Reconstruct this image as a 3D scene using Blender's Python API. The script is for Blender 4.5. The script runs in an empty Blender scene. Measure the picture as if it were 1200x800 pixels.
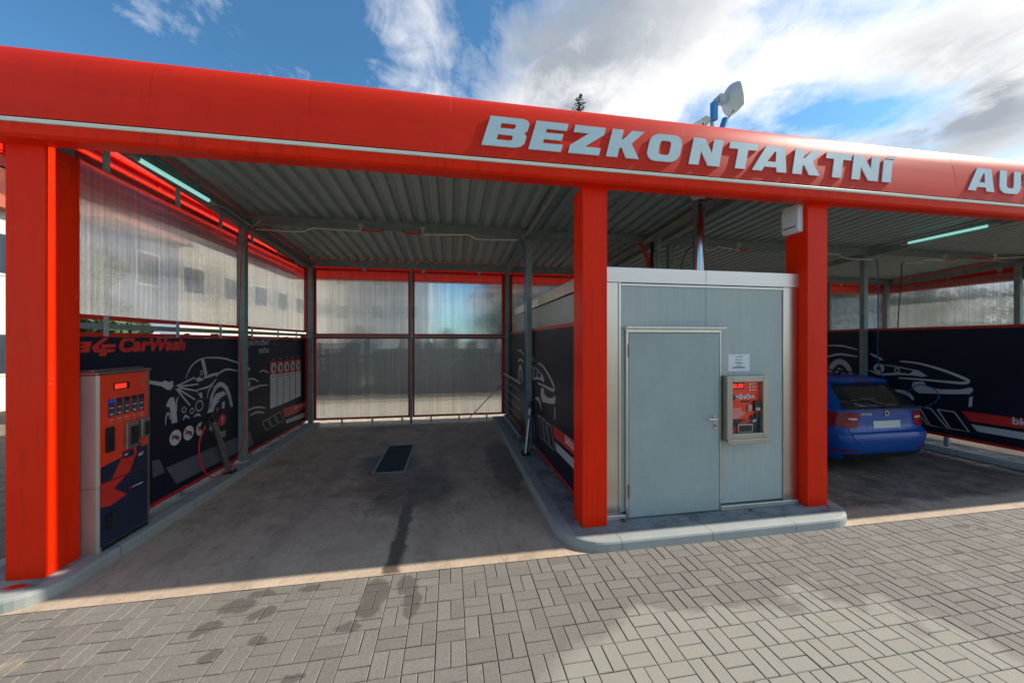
import bpy, bmesh, math, random
from math import sin, cos, pi, radians, tan, atan2, sqrt
from mathutils import Vector, Matrix, noise
random.seed(7)
R = random.Random(11)
S = bpy.context.scene
COL = S.collection
# ------------------------------------------------------------------ camera solve
F = 420.0; TH = radians(9.75); H = 2.05
_c, _s = cos(TH), sin(TH)
def ray(u, v):
    a = (u-600)/F
    return (a*_c+_s, _c-a*_s, (400-v)/F)
def onx(u, v, x):
    r = ray(u, v); t = x/r[0]
    return (x, r[1]*t, H+r[2]*t)
def ony(u, v, y):
    r = ray(u, v); t = y/r[1]
    return (r[0]*t, y, H+r[2]*t)
# ------------------------------------------------------------------ materials
def _n(nt, t, **k):
    n = nt.nodes.new(t)
    for a, b in k.items():
        setattr(n, a, b)
    return n
def math_node(nt, op, a, b=None, c=None, clamp=False):
    n = nt.nodes.new('ShaderNodeMath'); n.operation = op; n.use_clamp = clamp
    for i, x in enumerate((a, b, c)):
        if x is None: continue
        if isinstance(x, (int, float)): n.inputs[i].default_value = x
        else: nt.links.new(x, n.inputs[i])
    return n.outputs[0]
def ramp(nt, fac, p0, p1, c0=(0, 0, 0, 1), c1=(1, 1, 1, 1)):
    n = nt.nodes.new('ShaderNodeValToRGB')
    e = n.color_ramp.elements
    e[0].position = p0; e[1].position = p1; e[0].color = c0; e[1].color = c1
    nt.links.new(fac, n.inputs[0]); return n.outputs[0]
def noise_node(nt, vec, scale, detail=4, rough=.55, dist=0.0):
    n = nt.nodes.new('ShaderNodeTexNoise')
    n.inputs['Scale'].default_value = scale; n.inputs['Detail'].default_value = detail
    n.inputs['Roughness'].default_value = rough; n.inputs['Distortion'].default_value = dist
    nt.links.new(vec, n.inputs['Vector']); return n.outputs['Fac']
def mix(nt, fac, a, b, mode='MIX'):
    n = nt.nodes.new('ShaderNodeMix'); n.data_type = 'RGBA'; n.blend_type = mode
    for sock, x in ((n.inputs[0], fac), (n.inputs[6], a), (n.inputs[7], b)):
        if isinstance(x, (int, float)): sock.default_value = x
        elif isinstance(x, tuple): sock.default_value = x if len(x) == 4 else (*x, 1)
        else: nt.links.new(x, sock)
    return n.outputs[2]
def mapping(nt, vec, scale=(1, 1, 1), loc=(0, 0, 0)):
    n = nt.nodes.new('ShaderNodeMapping')
    n.inputs['Scale'].default_value = scale; n.inputs['Location'].default_value = loc
    nt.links.new(vec, n.inputs['Vector']); return n.outputs[0]
def bump(nt, height, strength, dist=.01):
    n = nt.nodes.new('ShaderNodeBump'); n.inputs['Strength'].default_value = strength
    n.inputs['Distance'].default_value = dist
    nt.links.new(height, n.inputs['Height']); return n.outputs[0]
def new_mat(name):
    m = bpy.data.materials.new(name); m.use_nodes = True
    nt = m.node_tree; p = nt.nodes['Principled BSDF']
    return m, nt, p
def pbr(name, col, rough=.5, metal=0., var=.08, scale=6., stretch=(1, 1, 1), bmp=0., bscale=40., coat=0., rvar=.08, emit=None, es=0., spec=.5):
    m, nt, p = new_mat(name)
    g = nt.nodes.new('ShaderNodeNewGeometry').outputs['Position']
    v = mapping(nt, g, stretch)
    f = noise_node(nt, v, scale, 5, .6)
    f2 = noise_node(nt, v, scale*7, 3, .6)
    ff = math_node(nt, 'ADD', math_node(nt, 'MULTIPLY', f, .65), math_node(nt, 'MULTIPLY', f2, .35))
    lo = tuple(max(0, x*(1-var*2)) for x in col); hi = tuple(min(1, x*(1+var*2)) for x in col)
    c = ramp(nt, ff, .3, .7, (*lo, 1), (*hi, 1))
    nt.links.new(c, p.inputs['Base Color'])
    nt.links.new(math_node(nt, 'ADD', rough-rvar, math_node(nt, 'MULTIPLY', ff, rvar*2), clamp=True), p.inputs['Roughness'])
    p.inputs['Metallic'].default_value = metal
    p.inputs['Coat Weight'].default_value = coat
    p.inputs['Coat Roughness'].default_value = .12
    p.inputs['Specular IOR Level'].default_value = spec
    if bmp:
        nt.links.new(bump(nt, noise_node(nt, v, bscale, 4), bmp, .01), p.inputs['Normal'])
    if emit:
        p.inputs['Emission Color'].default_value = (*emit, 1); p.inputs['Emission Strength'].default_value = es
    return m
M = {}
M['red'] = pbr('red_paint', (.80, .020, .003), .42, var=.05, scale=1.2, spec=.15, bmp=.02, bscale=3)
M['red_fascia'] = pbr('red_fascia_paint', (.64, .022, .002), .46, var=.06, scale=.8, stretch=(.5, 1, 3), coat=.0, spec=.20, bmp=.10, bscale=1.6)
M['red_col'] = pbr('red_pillar_paint', (.82, .022, .0012), .40, var=.06, scale=1.5, stretch=(1, 1, .3), spec=.14, bmp=.03, bscale=4)
def add_wear(m, dark=(.25, .012, .004), light=(.75, .30, .24), amt=.5):
    nt = m.node_tree; p = nt.nodes['Principled BSDF']; src = p.inputs['Base Color'].links[0].from_socket
    g = nt.nodes.new('ShaderNodeNewGeometry').outputs['Position']
    st = noise_node(nt, mapping(nt, g, (22, 22, .8)), 1.0, 4, .6); bl = noise_node(nt, g, 1.3, 3)
    f = math_node(nt, 'MULTIPLY', ramp(nt, st, .52, .72), ramp(nt, bl, .42, .65))
    c = mix(nt, math_node(nt, 'MULTIPLY', f, amt), src, dark)
    vo = noise_node(nt, mapping(nt, g, (16, 16, 5), (2, 9, 4)), 1.0, 1, .5, 1.5)
    thin = math_node(nt, 'LESS_THAN', math_node(nt, 'ABSOLUTE', math_node(nt, 'SUBTRACT', vo, .5)), .0035)
    sp = ramp(nt, noise_node(nt, g, 2.3, 2), .60, .66)
    c = mix(nt, math_node(nt, 'MULTIPLY', math_node(nt, 'MULTIPLY', thin, sp), .45), c, light)
    nt.links.new(c, p.inputs['Base Color'])
add_wear(M['red_col'])
M['frame_red'] = pbr('frame_red', (.5, .014, .01), .45, var=.12, scale=5)
M['letter'] = pbr('letter_acrylic', (.40, .54, .57), .3, var=.03, coat=.3)
M['strip'] = pbr('strip_diffuser', (.72, .76, .64), .35, var=.03)
M['steel'] = pbr('brushed_steel', (.56, .54, .49), .29, metal=1., var=.06, scale=3, stretch=(1, 1, .15), bmp=.02, bscale=2)
M['steel_h'] = pbr('brushed_steel_cap', (.66, .64, .60), .42, metal=.9, var=.05, scale=5, stretch=(.1, 1, 1), bmp=.02, bscale=6)
M['steel_dk'] = pbr('dull_steel', (.36, .34, .31), .38, metal=.9, var=.1, scale=6)
M['steel_soft'] = pbr('satin_steel', (.37, .345, .31), .46, metal=.6, var=.06, scale=3, stretch=(1, 1, .2))
M['steel_soft2'] = pbr('satin_steel_frame', (.40, .38, .33), .42, metal=.8, var=.08, scale=3, stretch=(1, 1, .2))
M['chrome'] = pbr('bright_pipe', (.62, .60, .60), .16, metal=1., var=.05, scale=5)
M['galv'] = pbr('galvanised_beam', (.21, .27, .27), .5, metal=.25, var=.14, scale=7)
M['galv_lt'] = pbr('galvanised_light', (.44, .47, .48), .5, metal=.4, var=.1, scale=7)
M['roof'] = pbr('roof_sheet_grey', (.345, .42, .42), .5, metal=.1, var=.07, scale=2, stretch=(6, .5, 1))
M['cabin'] = pbr('cabin_panel_grey', (.40, .455, .425), .42, var=.05, scale=6, stretch=(7, 7, .5), bmp=.05, bscale=20)
M['door'] = pbr('door_grey', (.335, .392, .375), .40, var=.05, scale=2)
add_wear(M['cabin'], (.17, .19, .18), (.5, .52, .5), .14); add_wear(M['door'], (.16, .18, .17), (.5, .52, .5), .14)
add_wear(M['red_fascia'], (.42, .014, .006), (.7, .2, .15), .35)
M['dark'] = pbr('black_plastic', (.012, .012, .014), .4, var=.2)
M['rubber'] = pbr('rubber', (.02, .02, .02), .7)
M['navy'] = pbr('banner_navy', (.008, .010, .024), .48, spec=.3, var=.10, scale=1.1, bmp=.12, bscale=2.5)
M['print'] = pbr('print_grey', (.46, .47, .49), .5, var=.05, scale=9)
M['print_dk'] = pbr('print_dark_grey', (.10, .105, .125), .5)
M['print_lt'] = pbr('print_white', (.60, .60, .60), .5)
M['print_red'] = pbr('print_red', (.60, .028, .02), .45)
M['print_navy'] = pbr('print_navy', (.014, .022, .05), .35, var=.08)
M['term_red'] = pbr('terminal_red', (.80, .05, .015), .35, var=.04)
M['grate'] = pbr('cast_grate', (.035, .036, .038), .45, metal=.3, var=.3, scale=20)
M['fence'] = pbr('dark_fence_boards', (.020, .025, .036), .8, var=.3, scale=3, stretch=(3, 1, .3))
M['glow'] = pbr('led_digits', (.6, .02, .01), .4, emit=(1, .04, .02), es=1.1)
M['tube'] = pbr('fluorescent_tube', (.5, .8, .74), .3, emit=(.30, .74, .66), es=.6)
M['kerb'] = pbr('kerb_concrete', (.40, .43, .40), .8, var=.14, scale=3, bmp=.25, bscale=90)
M['white'] = pbr('white_plastic', (.62, .64, .66), .4, var=.05)
M['paper'] = pbr('paper', (.74, .75, .76), .7, var=.02)
M['hose_red'] = pbr('red_hose', (.5, .02, .015), .4)
M['hose_blue'] = pbr('blue_hose', (.02, .07, .28), .4)
M['blue_plastic'] = pbr('blue_plastic', (.02, .22, .50), .4)
M['bark'] = pbr('bark', (.09, .06, .04), .9, var=.3, bmp=.5)
M['needle'] = pbr('spruce_needles', (.030, .060, .034), .7, var=.4, scale=2)
M['leaf'] = pbr('hedge_leaves', (.022, .040, .022), .7, var=.4, scale=2)
M['leaf2'] = pbr('tree_leaves', (.06, .10, .035), .7, var=.35, scale=1)
M['cream'] = pbr('house_render_cream', (.62, .56, .44), .9, var=.05)
M['whitewall'] = pbr('house_render_white', (.66, .63, .58), .9, var=.05)
M['greywall'] = pbr('house_render_grey', (.18, .22, .28), .9, var=.06)
M['tile'] = pbr('roof_tile', (.36, .09, .05), .8, var=.2, scale=3)
M['winglass'] = pbr('window_glass', (.03, .04, .06), .08, var=.1)
M['car'] = pbr('blue_car_paint', (.0003, .058, .27), .3, metal=0., var=.02, coat=.4, spec=.25)
M['carglass'] = pbr('car_glass', (.012, .016, .016), .05, var=.05, coat=.5)
M['lens_red'] = pbr('tail_lens', (.22, .004, .006), .25, spec=.35, var=.1)
M['lens_white'] = pbr('tail_lens_clear', (.45, .42, .42), .25)
M['plate'] = pbr('plate', (.50, .54, .50), .5, var=.03)
M['rim'] = pbr('alloy', (.5, .5, .52), .3, metal=1.)
M['screen_a'] = pbr('screen_dark', (.015, .02, .035), .2, emit=(.06, .08, .14), es=.05)
M['screen_b'] = pbr('screen_blue', (.01, .03, .3), .2, emit=(.02, .10, .9), es=.12)
M['dish'] = pbr('dish_grey', (.55, .57, .56), .5, var=.06)
M['leafbrown'] = pbr('brown_leaf', (.12, .045, .03), .8)
M['gravel'] = pbr('gravel_yard', (.42, .36, .27), .95, var=.3, scale=6, bmp=.5)

def corrug_lines(name):
    """polycarbonate multiwall sheet: fine vertical channels that smear what lies behind"""
    m, nt, p = new_mat(name)
    nt.nodes.remove(p)
    out = nt.nodes['Material Output']
    g = nt.nodes.new('ShaderNodeNewGeometry').outputs['Position']
    sx = nt.nodes.new('ShaderNodeSeparateXYZ'); nt.links.new(g, sx.inputs[0])
    hor = math_node(nt, 'ADD', sx.outputs[0], sx.outputs[1])
    wave = math_node(nt, 'SINE', math_node(nt, 'MULTIPLY', hor, 2*pi/.016))
    nz = noise_node(nt, mapping(nt, g, (60, 60, 1.2)), 1.0, 3)
    nz2 = noise_node(nt, mapping(nt, g, (9, 9, .5)), 1.0, 4)
    nz3 = noise_node(nt, mapping(nt, g, (1.2, 1.2, 26)), 1.0, 3)
    hgt = math_node(nt, 'ADD', math_node(nt, 'MULTIPLY', wave, .5), math_node(nt, 'MULTIPLY', nz, 1.5))
    bn = bump(nt, hgt, .5, .0016)
    nz4 = noise_node(nt, mapping(nt, g, (34, 34, .25)), 1.0, 3)
    rib = math_node(nt, 'SINE', math_node(nt, 'MULTIPLY', hor, 2*pi/.064))
    tf = math_node(nt, 'ADD', math_node(nt, 'MULTIPLY', nz4, .75), math_node(nt, 'ADD', math_node(nt, 'MULTIPLY', nz2, .45), math_node(nt, 'MULTIPLY', rib, .06)))
    tint = mix(nt, ramp(nt, tf, .42, .80), (.78, .81, .845), (.985, .99, 1.0))
    refr = _n(nt, 'ShaderNodeBsdfRefraction'); refr.inputs['IOR'].default_value = 1.28; refr.inputs['Roughness'].default_value = .05
    nt.links.new(tint, refr.inputs['Color']); nt.links.new(bn, refr.inputs['Normal'])
    tr = _n(nt, 'ShaderNodeBsdfTransparent'); nt.links.new(tint, tr.inputs['Color'])
    tl = _n(nt, 'ShaderNodeBsdfTranslucent'); nt.links.new(mix(nt, 0, (.62, .64, .62), (1, 1, 1)), tl.inputs['Color']); nt.links.new(bn, tl.inputs['Normal'])
    gl = _n(nt, 'ShaderNodeBsdfGlossy'); gl.inputs['Roughness'].default_value = .22; nt.links.new(bn, gl.inputs['Normal'])
    gl.inputs['Color'].default_value = (.8, .8, .8, 1)
    def ms(f, a, b):
        n = _n(nt, 'ShaderNodeMixShader'); n.inputs[0].default_value = f
        nt.links.new(a, n.inputs[1]); nt.links.new(b, n.inputs[2]); return n.outputs[0]
    x = ms(.45, refr.outputs[0], tr.outputs[0])
    x = ms(.08, x, tl.outputs[0])
    x = ms(.07, x, gl.outputs[0])
    nt.links.new(x, out.inputs['Surface'])
    return m
M['poly'] = corrug_lines('polycarbonate')

def mask_box(nt, X, Y, cx, cy, hx, hy, soft):
    """1 inside a box (world metres), fading over soft"""
    dx = math_node(nt, 'SUBTRACT', math_node(nt, 'ABSOLUTE', math_node(nt, 'SUBTRACT', X, cx)), hx)
    dy = math_node(nt, 'SUBTRACT', math_node(nt, 'ABSOLUTE', math_node(nt, 'SUBTRACT', Y, cy)), hy)
    d = math_node(nt, 'MAXIMUM', dx, dy)
    return math_node(nt, 'SUBTRACT', 1.0, math_node(nt, 'DIVIDE', math_node(nt, 'ADD', d, soft), soft*2), clamp=True)
def mask_ell(nt, X, Y, cx, cy, rx, ry, soft=.35):
    a = math_node(nt, 'POWER', math_node(nt, 'DIVIDE', math_node(nt, 'SUBTRACT', X, cx), rx), 2)
    b = math_node(nt, 'POWER', math_node(nt, 'DIVIDE', math_node(nt, 'SUBTRACT', Y, cy), ry), 2)
    d = math_node(nt, 'SQRT', math_node(nt, 'ADD', a, b))
    return math_node(nt, 'DIVIDE', math_node(nt, 'SUBTRACT', 1+soft, d), soft*2, clamp=True)

def floor_mat():
    m, nt, p = new_mat('washed_concrete')
    g = nt.nodes.new('ShaderNodeNewGeometry').outputs['Position']
    w = nt.nodes.new('ShaderNodeTexNoise'); w.inputs['Scale'].default_value = 1.7; w.inputs['Detail'].default_value = 6
    nt.links.new(g, w.inputs['Vector'])
    vs = nt.nodes.new('ShaderNodeVectorMath'); vs.operation = 'SUBTRACT'; nt.links.new(w.outputs['Color'], vs.inputs[0]); vs.inputs[1].default_value = (.5, .5, .5)
    vm = nt.nodes.new('ShaderNodeVectorMath'); vm.operation = 'SCALE'; nt.links.new(vs.outputs[0], vm.inputs[0]); vm.inputs['Scale'].default_value = .55
    va = nt.nodes.new('ShaderNodeVectorMath'); va.operation = 'ADD'; nt.links.new(g, va.inputs[0]); nt.links.new(vm.outputs[0], va.inputs[1])
    s0 = nt.nodes.new('ShaderNodeSeparateXYZ'); nt.links.new(va.outputs[0], s0.inputs[0])
    X, Y = s0.outputs[0], s0.outputs[1]
    s1 = nt.nodes.new('ShaderNodeSeparateXYZ'); nt.links.new(g, s1.inputs[0]); X1, Y1 = s1.outputs[0], s1.outputs[1]
    n1 = noise_node(nt, g, 1.1, 8, .62); n2 = noise_node(nt, g, 16, 6, .7); n3 = noise_node(nt, mapping(nt, g, (1, .35, 1)), 3.2, 5, .6)
    base = mix(nt, ramp(nt, n1, .3, .7), (.44, .325, .225), (.62, .48, .345))
    base = mix(nt, math_node(nt, 'MULTIPLY', ramp(nt, n2, .35, .75), .35), base, (.17, .14, .12))
    base = mix(nt, math_node(nt, 'MULTIPLY', ramp(nt, n3, .55, .7), .25), base, (.20, .15, .13))
    damp = mask_box(nt, X, Y, -1.0, 7.2, 2.35, 3.2, .5)
    damp = math_node(nt, 'MULTIPLY', math_node(nt, 'MULTIPLY', damp, .62), ramp(nt, n1, .32, .62))
    X2 = math_node(nt, 'ADD', X1, math_node(nt, 'MULTIPLY', math_node(nt, 'SUBTRACT', noise_node(nt, g, 6, 4), .5), .16))
    t1 = mask_box(nt, X2, Y1, -.52, 4.25, .075, 0.95, .03)
    e1 = mask_ell(nt, X, Y, -1.0, 6.25, .55, .75)
    e2 = mask_ell(nt, X, Y, -.55, 5.3, .75, .9)
    e3 = mask_ell(nt, X, Y, .9, 6.0, .30, 1.6)
    e4 = mask_ell(nt, X, Y, -1.75, 5.0, .9, .35)
    bay2 = mask_box(nt, X1, Y, 6.8, 6.65, 2.6, 3.05, .12)
    wet = damp
    for q, f in ((t1, 1.0), (e1, 1.0), (e2, .85), (e3, .85), (e4, .35), (bay2, .8)):
        wet = math_node(nt, 'MAXIMUM', wet, math_node(nt, 'MULTIPLY', q, f))
    wet = math_node(nt, 'MULTIPLY', wet, math_node(nt, 'ADD', .55, math_node(nt, 'MULTIPLY', n2, .8)), clamp=True)
    n7 = noise_node(nt, g, 3.4, 8, .68, .6)
    wet = ramp(nt, math_node(nt, 'ADD', wet, math_node(nt, 'MULTIPLY', math_node(nt, 'SUBTRACT', n7, .5), 1.0)), .25, .90)
    rust = math_node(nt, 'MULTIPLY', mask_ell(nt, X, Y, -1.05, 5.25, .36, .30, .5), ramp(nt, noise_node(nt, g, 5, 5), .35, .6))
    c = mix(nt, math_node(nt, 'MULTIPLY', wet, .86), base, (.060, .044, .033))
    c = mix(nt, math_node(nt, 'MULTIPLY', rust, .8), c, (.20, .115, .055))
    cr = ramp(nt, noise_node(nt, mapping(nt, g, (1.0, .45, 1), (5, 3, 0)), 9, 8, .72, .8), .54, .64)
    c = mix(nt, math_node(nt, 'MULTIPLY', cr, .28), c, (.095, .068, .05))
    ring_ = mask_ell(nt, X, Y, -1.0, 5.35, .62, .55, .06)
    ring2 = mask_ell(nt, X, Y, -1.0, 5.35, .50, .44, .10)
    c = mix(nt, math_node(nt, 'MULTIPLY', math_node(nt, 'MULTIPLY', math_node(nt, 'SUBTRACT', ring_, ring2, clamp=True), ramp(nt, n7, .46, .60)), .45), c, (.035, .024, .018))
    c = mix(nt, math_node(nt, 'MULTIPLY', mask_ell(nt, X, Y, -.75, 5.75, .30, .12, .3), .45), c, (.26, .20, .14))
    tyre = math_node(nt, 'MAXIMUM', mask_box(nt, X, Y, -1.75, 6.2, .11, 3.0, .12), mask_box(nt, X, Y, -.2, 6.2, .11, 3.0, .12))
    c = mix(nt, math_node(nt, 'MULTIPLY', math_node(nt, 'MULTIPLY', tyre, n3), .45), c, (.07, .055, .045))
    speck = ramp(nt, noise_node(nt, g, 60, 2, .5), .68, .72)
    c = mix(nt, math_node(nt, 'MULTIPLY', speck, .35), c, (.07, .055, .045))
    nt.links.new(c, p.inputs['Base Color'])
    nt.links.new(math_node(nt, 'SUBTRACT', .85, math_node(nt, 'MULTIPLY', wet, .34)), p.inputs['Roughness'])
    h = math_node(nt, 'ADD', noise_node(nt, g, 45, 5, .7), math_node(nt, 'MULTIPLY', n1, 1.5))
    nt.links.new(bump(nt, h, .35, .012), p.inputs['Normal'])
    return m
M['floor'] = floor_mat()

def paver_mat():
    m, nt, p = new_mat('concrete_pavers')
    g = nt.nodes.new('ShaderNodeNewGeometry').outputs['Position']
    s1 = nt.nodes.new('ShaderNodeSeparateXYZ'); nt.links.new(g, s1.inputs[0]); X, Y = s1.outputs[0], s1.outputs[1]
    at = nt.nodes.new('ShaderNodeAttribute'); at.attribute_name = 'tone'; tone = at.outputs['Fac']
    n1 = noise_node(nt, g, .9, 6, .6); n2 = noise_node(nt, g, 55, 5, .75); n4 = noise_node(nt, g, 7, 5, .65)
    c = mix(nt, tone, (.165, .146, .122), (.240, .218, .187))
    c = mix(nt, ramp(nt, n1, .35, .7), c, (.186, .167, .143), 'MIX')
    c = mix(nt, math_node(nt, 'MULTIPLY', ramp(nt, n4, .45, .75), .30), c, (.22, .20, .18))
    c = mix(nt, math_node(nt, 'MULTIPLY', ramp(nt, n2, .42, .72), .6), c, (.085, .075, .065))
    n6 = noise_node(nt, g, 170, 2, .6)
    c = mix(nt, math_node(nt, 'MULTIPLY', ramp(nt, n6, .55, .75), .35), c, (.27, .25, .215))
    # paler area of paving in front of the cabin
    n5 = noise_node(nt, g, 2.2, 3)
    Xw = math_node(nt, 'ADD', X, math_node(nt, 'MULTIPLY', n5, .9)); Yw = math_node(nt, 'ADD', Y, math_node(nt, 'MULTIPLY', n5, .9))
    pale = mask_ell(nt, Xw, Yw, 2.45, 2.15, 1.6, .85, .06)
    c = mix(nt, math_node(nt, 'MULTIPLY', pale, .62), c, (.325, .310, .255))
    # damp drips near the bay
    d = None
    for (cx, cy, rx, ry) in ((-.60, 3.08, .10, .20), (-.62, 2.92, .09, .12), (-.36, 3.14, .08, .13), (-.30, 2.95, .07, .20), (-1.62, 3.10, .12, .09), (-1.5, 3.22, .12, .04), (-1.40, 2.98, .08, .06), (-1.72, 2.90, .08, .06), (-.72, 2.74, .09, .05), (-1.30, 2.72, .07, .05), (-1.55, 2.62, .05, .05), (-.95, 2.38, .07, .03), (-1.15, 3.22, .08, .04), (5.6, 3.08, .10, .04), (5.75, 3.0, .06, .03), (4.9, 2.72, .06, .03)):
        q = mask_ell(nt, math_node(nt, 'ADD', X, math_node(nt, 'MULTIPLY', math_node(nt, 'SUBTRACT', n4, .5), .16)), math_node(nt, 'ADD', Y, math_node(nt, 'MULTIPLY', math_node(nt, 'SUBTRACT', n4, .5), .16)), cx, cy, rx, ry, .12)
        d = q if d is None else math_node(nt, 'MAXIMUM', d, q)
    c = mix(nt, math_node(nt, 'MULTIPLY', d, .62), c, (.055, .045, .038))
    yl = math_node(nt, 'MULTIPLY', ramp(nt, noise_node(nt, mapping(nt, g, (1, 1, 1), (3, 7, 0)), 1.6, 4, .6), .64, .72), ramp(nt, n4, .45, .6))
    c = mix(nt, math_node(nt, 'MULTIPLY', yl, .5), c, (.52, .40, .24))
    nt.links.new(c, p.inputs['Base Color']); p.inputs['Roughness'].default_value = .86
    nt.links.new(bump(nt, n2, .35, .006), p.inputs['Normal'])
    return m
M['paver'] = paver_mat()
M['joint'] = pbr('joint_sand', (.20, .155, .115), .95, var=.4, scale=8, bmp=.6, bscale=120)
def ground_mat():
    m, nt, p = new_mat('yard_ground')
    g = nt.nodes.new('ShaderNodeNewGeometry').outputs['Position']
    n1 = noise_node(nt, g, .12, 6); n2 = noise_node(nt, g, 9, 6, .7)
    c = mix(nt, ramp(nt, n1, .42, .58), (.33, .28, .20), (.16, .165, .12))
    c = mix(nt, math_node(nt, 'MULTIPLY', n2, .5), c, (.26, .22, .16))
    nt.links.new(c, p.inputs['Base Color']); p.inputs['Roughness'].default_value = .95
    nt.links.new(bump(nt, n2, .5, .03), p.inputs['Normal'])
    return m
M['ground'] = ground_mat()

# ------------------------------------------------------------------ mesh builder
def wloc(o):
    v = Vector((0, 0, 0))
    while o is not None:
        v += o.location; o = o.parent
    return v
class MB:
    def __init__(s): s.v = []; s.f = []; s.tone = None
    def box(s, x0, x1, y0, y1, z0, z1):
        b = len(s.v)
        s.v += [Vector(p) for p in ((x0, y0, z0), (x1, y0, z0), (x1, y1, z0), (x0, y1, z0), (x0, y0, z1), (x1, y0, z1), (x1, y1, z1), (x0, y1, z1))]
        s.f += [tuple(b+i for i in q) for q in ((3, 2, 1, 0), (4, 5, 6, 7), (0, 1, 5, 4), (1, 2, 6, 5), (2, 3, 7, 6), (3, 0, 4, 7))]
        return s
    def beam(s, a, b_, w, h, up=(0, 0, 1)):
        a = Vector(a); b_ = Vector(b_); d = (b_-a).normalized(); up = Vector(up)
        sd = d.cross(up).normalized(); u2 = sd.cross(d).normalized(); b = len(s.v)
        for p in (a, b_):
            for i, j in ((-1, -1), (1, -1), (1, 1), (-1, 1)):
                s.v.append(p+sd*i*w/2+u2*j*h/2)
        s.f += [tuple(b+i for i in q) for q in ((3, 2, 1, 0), (4, 5, 6, 7), (0, 1, 5, 4), (1, 2, 6, 5), (2, 3, 7, 6), (3, 0, 4, 7))]
        return s
    def tube(s, path, r, n=10, caps=True):
        P = [Vector(p) for p in path]; L = len(P); b = len(s.v)
        rs = r if isinstance(r, (list, tuple)) else [r]*L
        d0 = (P[1]-P[0]).normalized(); ref = Vector((0, 0, 1)) if abs(d0.z) < .9 else Vector((1, 0, 0))
        nrm = d0.cross(ref).normalized()
        for i in range(L):
            t = (P[min(i+1, L-1)]-P[max(i-1, 0)]).normalized()
            nrm = (nrm-t*nrm.dot(t)).normalized(); bi = t.cross(nrm)
            for k in range(n):
                a = 2*pi*k/n
                s.v.append(P[i]+(nrm*cos(a)+bi*sin(a))*rs[i])
        for i in range(L-1):
            for k in range(n):
                s.f.append((b+i*n+k, b+i*n+(k+1) % n, b+(i+1)*n+(k+1) % n, b+(i+1)*n+k))
        if caps:
            s.f.append(tuple(b+k for k in range(n))[::-1]); s.f.append(tuple(b+(L-1)*n+k for k in range(n)))
        return s
    def lathe(s, prof, cx, cy, n=20, cz=0, axis='z'):
        b = len(s.v); m = len(prof)
        for r, z in prof:
            for k in range(n):
                a = 2*pi*k/n
                if axis == 'z': s.v.append(Vector((cx+r*cos(a), cy+r*sin(a), cz+z)))
                elif axis == 'x': s.v.append(Vector((cx+z, cy+r*cos(a), cz+r*sin(a))))
                else: s.v.append(Vector((cx+r*cos(a), cy+z, cz+r*sin(a))))
        for i in range(m-1):
            for k in range(n):
                s.f.append((b+i*n+k, b+i*n+(k+1) % n, b+(i+1)*n+(k+1) % n, b+(i+1)*n+k))
        s.f.append(tuple(b+k for k in range(n))[::-1]); s.f.append(tuple(b+(m-1)*n+k for k in range(n)))
        return s
    def prism(s, poly, o, ex, ey, en, t0, t1):
        """polygon in plane (o,ex,ey), extruded along en from t0 to t1"""
        o, ex, ey, en = map(Vector, (o, ex, ey, en)); b = len(s.v); n = len(poly)
        for t in (t0, t1):
            for x, y in poly: s.v.append(o+ex*x+ey*y+en*t)
        s.f.append(tuple(b+k for k in range(n))[::-1]); s.f.append(tuple(b+n+k for k in range(n)))
        for k in range(n):
            s.f.append((b+k, b+(k+1) % n, b+n+(k+1) % n, b+n+k))
        return s
    def extend(s, vs, fs):
        b = len(s.v); s.v += [Vector(v) for v in vs]; s.f += [tuple(b+i for i in f) for f in fs]; return s
    def build(s, name, mat, parent=None, bevel=0, smooth=False, seg=2, mats=None, fm=None, recalc=True):
        me = bpy.data.meshes.new(name)
        if parent is not None: off = wloc(parent)
        else:
            xs = [v.x for v in s.v]; ys = [v.y for v in s.v]; zs = [v.z for v in s.v]
            off = Vector(((min(xs)+max(xs))/2, (min(ys)+max(ys))/2, min(zs)))
        me.from_pydata([tuple(v-off) for v in s.v], [], s.f)
        if s.tone is not None:
            a = me.attributes.new('tone', 'FLOAT', 'FACE')
            a.data.foreach_set('value', s.tone)
        if recalc or bevel:
            bm = bmesh.new(); bm.from_mesh(me)
            bmesh.ops.recalc_face_normals(bm, faces=bm.faces)
            if bevel:
                ed = [e for e in bm.edges if len(e.link_faces) == 2 and e.calc_face_angle(0) > .5]
                bmesh.ops.bevel(bm, geom=ed, offset=bevel, segments=seg, affect='EDGES', clamp_overlap=True, profile=.5)
            bm.to_mesh(me); bm.free()
        me.materials.append(M[mat] if isinstance(mat, str) else mat)
        if smooth:
            me.polygons.foreach_set('use_smooth', [True]*len(me.polygons))
            try: me.set_sharp_from_angle(angle=radians(38))
            except Exception: pass
        o = bpy.data.objects.new(name, me); COL.objects.link(o)
        if parent is not None: o.parent = parent
        else: o.location = off
        me.update(); return o
def tag(o, label=None, cat=None, group=None, kind=None):
    if label: o['label'] = label
    if cat: o['category'] = cat
    if group: o['group'] = group
    if kind: o['kind'] = kind
    return o
def thing(name, loc, label, cat, group=None):
    o = bpy.data.objects.new(name, None); COL.objects.link(o); o.location = loc
    o.empty_display_size = .2
    return tag(o, label, cat, group)
def copy_tree(o, parent=None):
    c = o.copy(); COL.objects.link(c); c.parent = parent
    for ch in list(o.children): copy_tree(ch, c)
    return c
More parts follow.
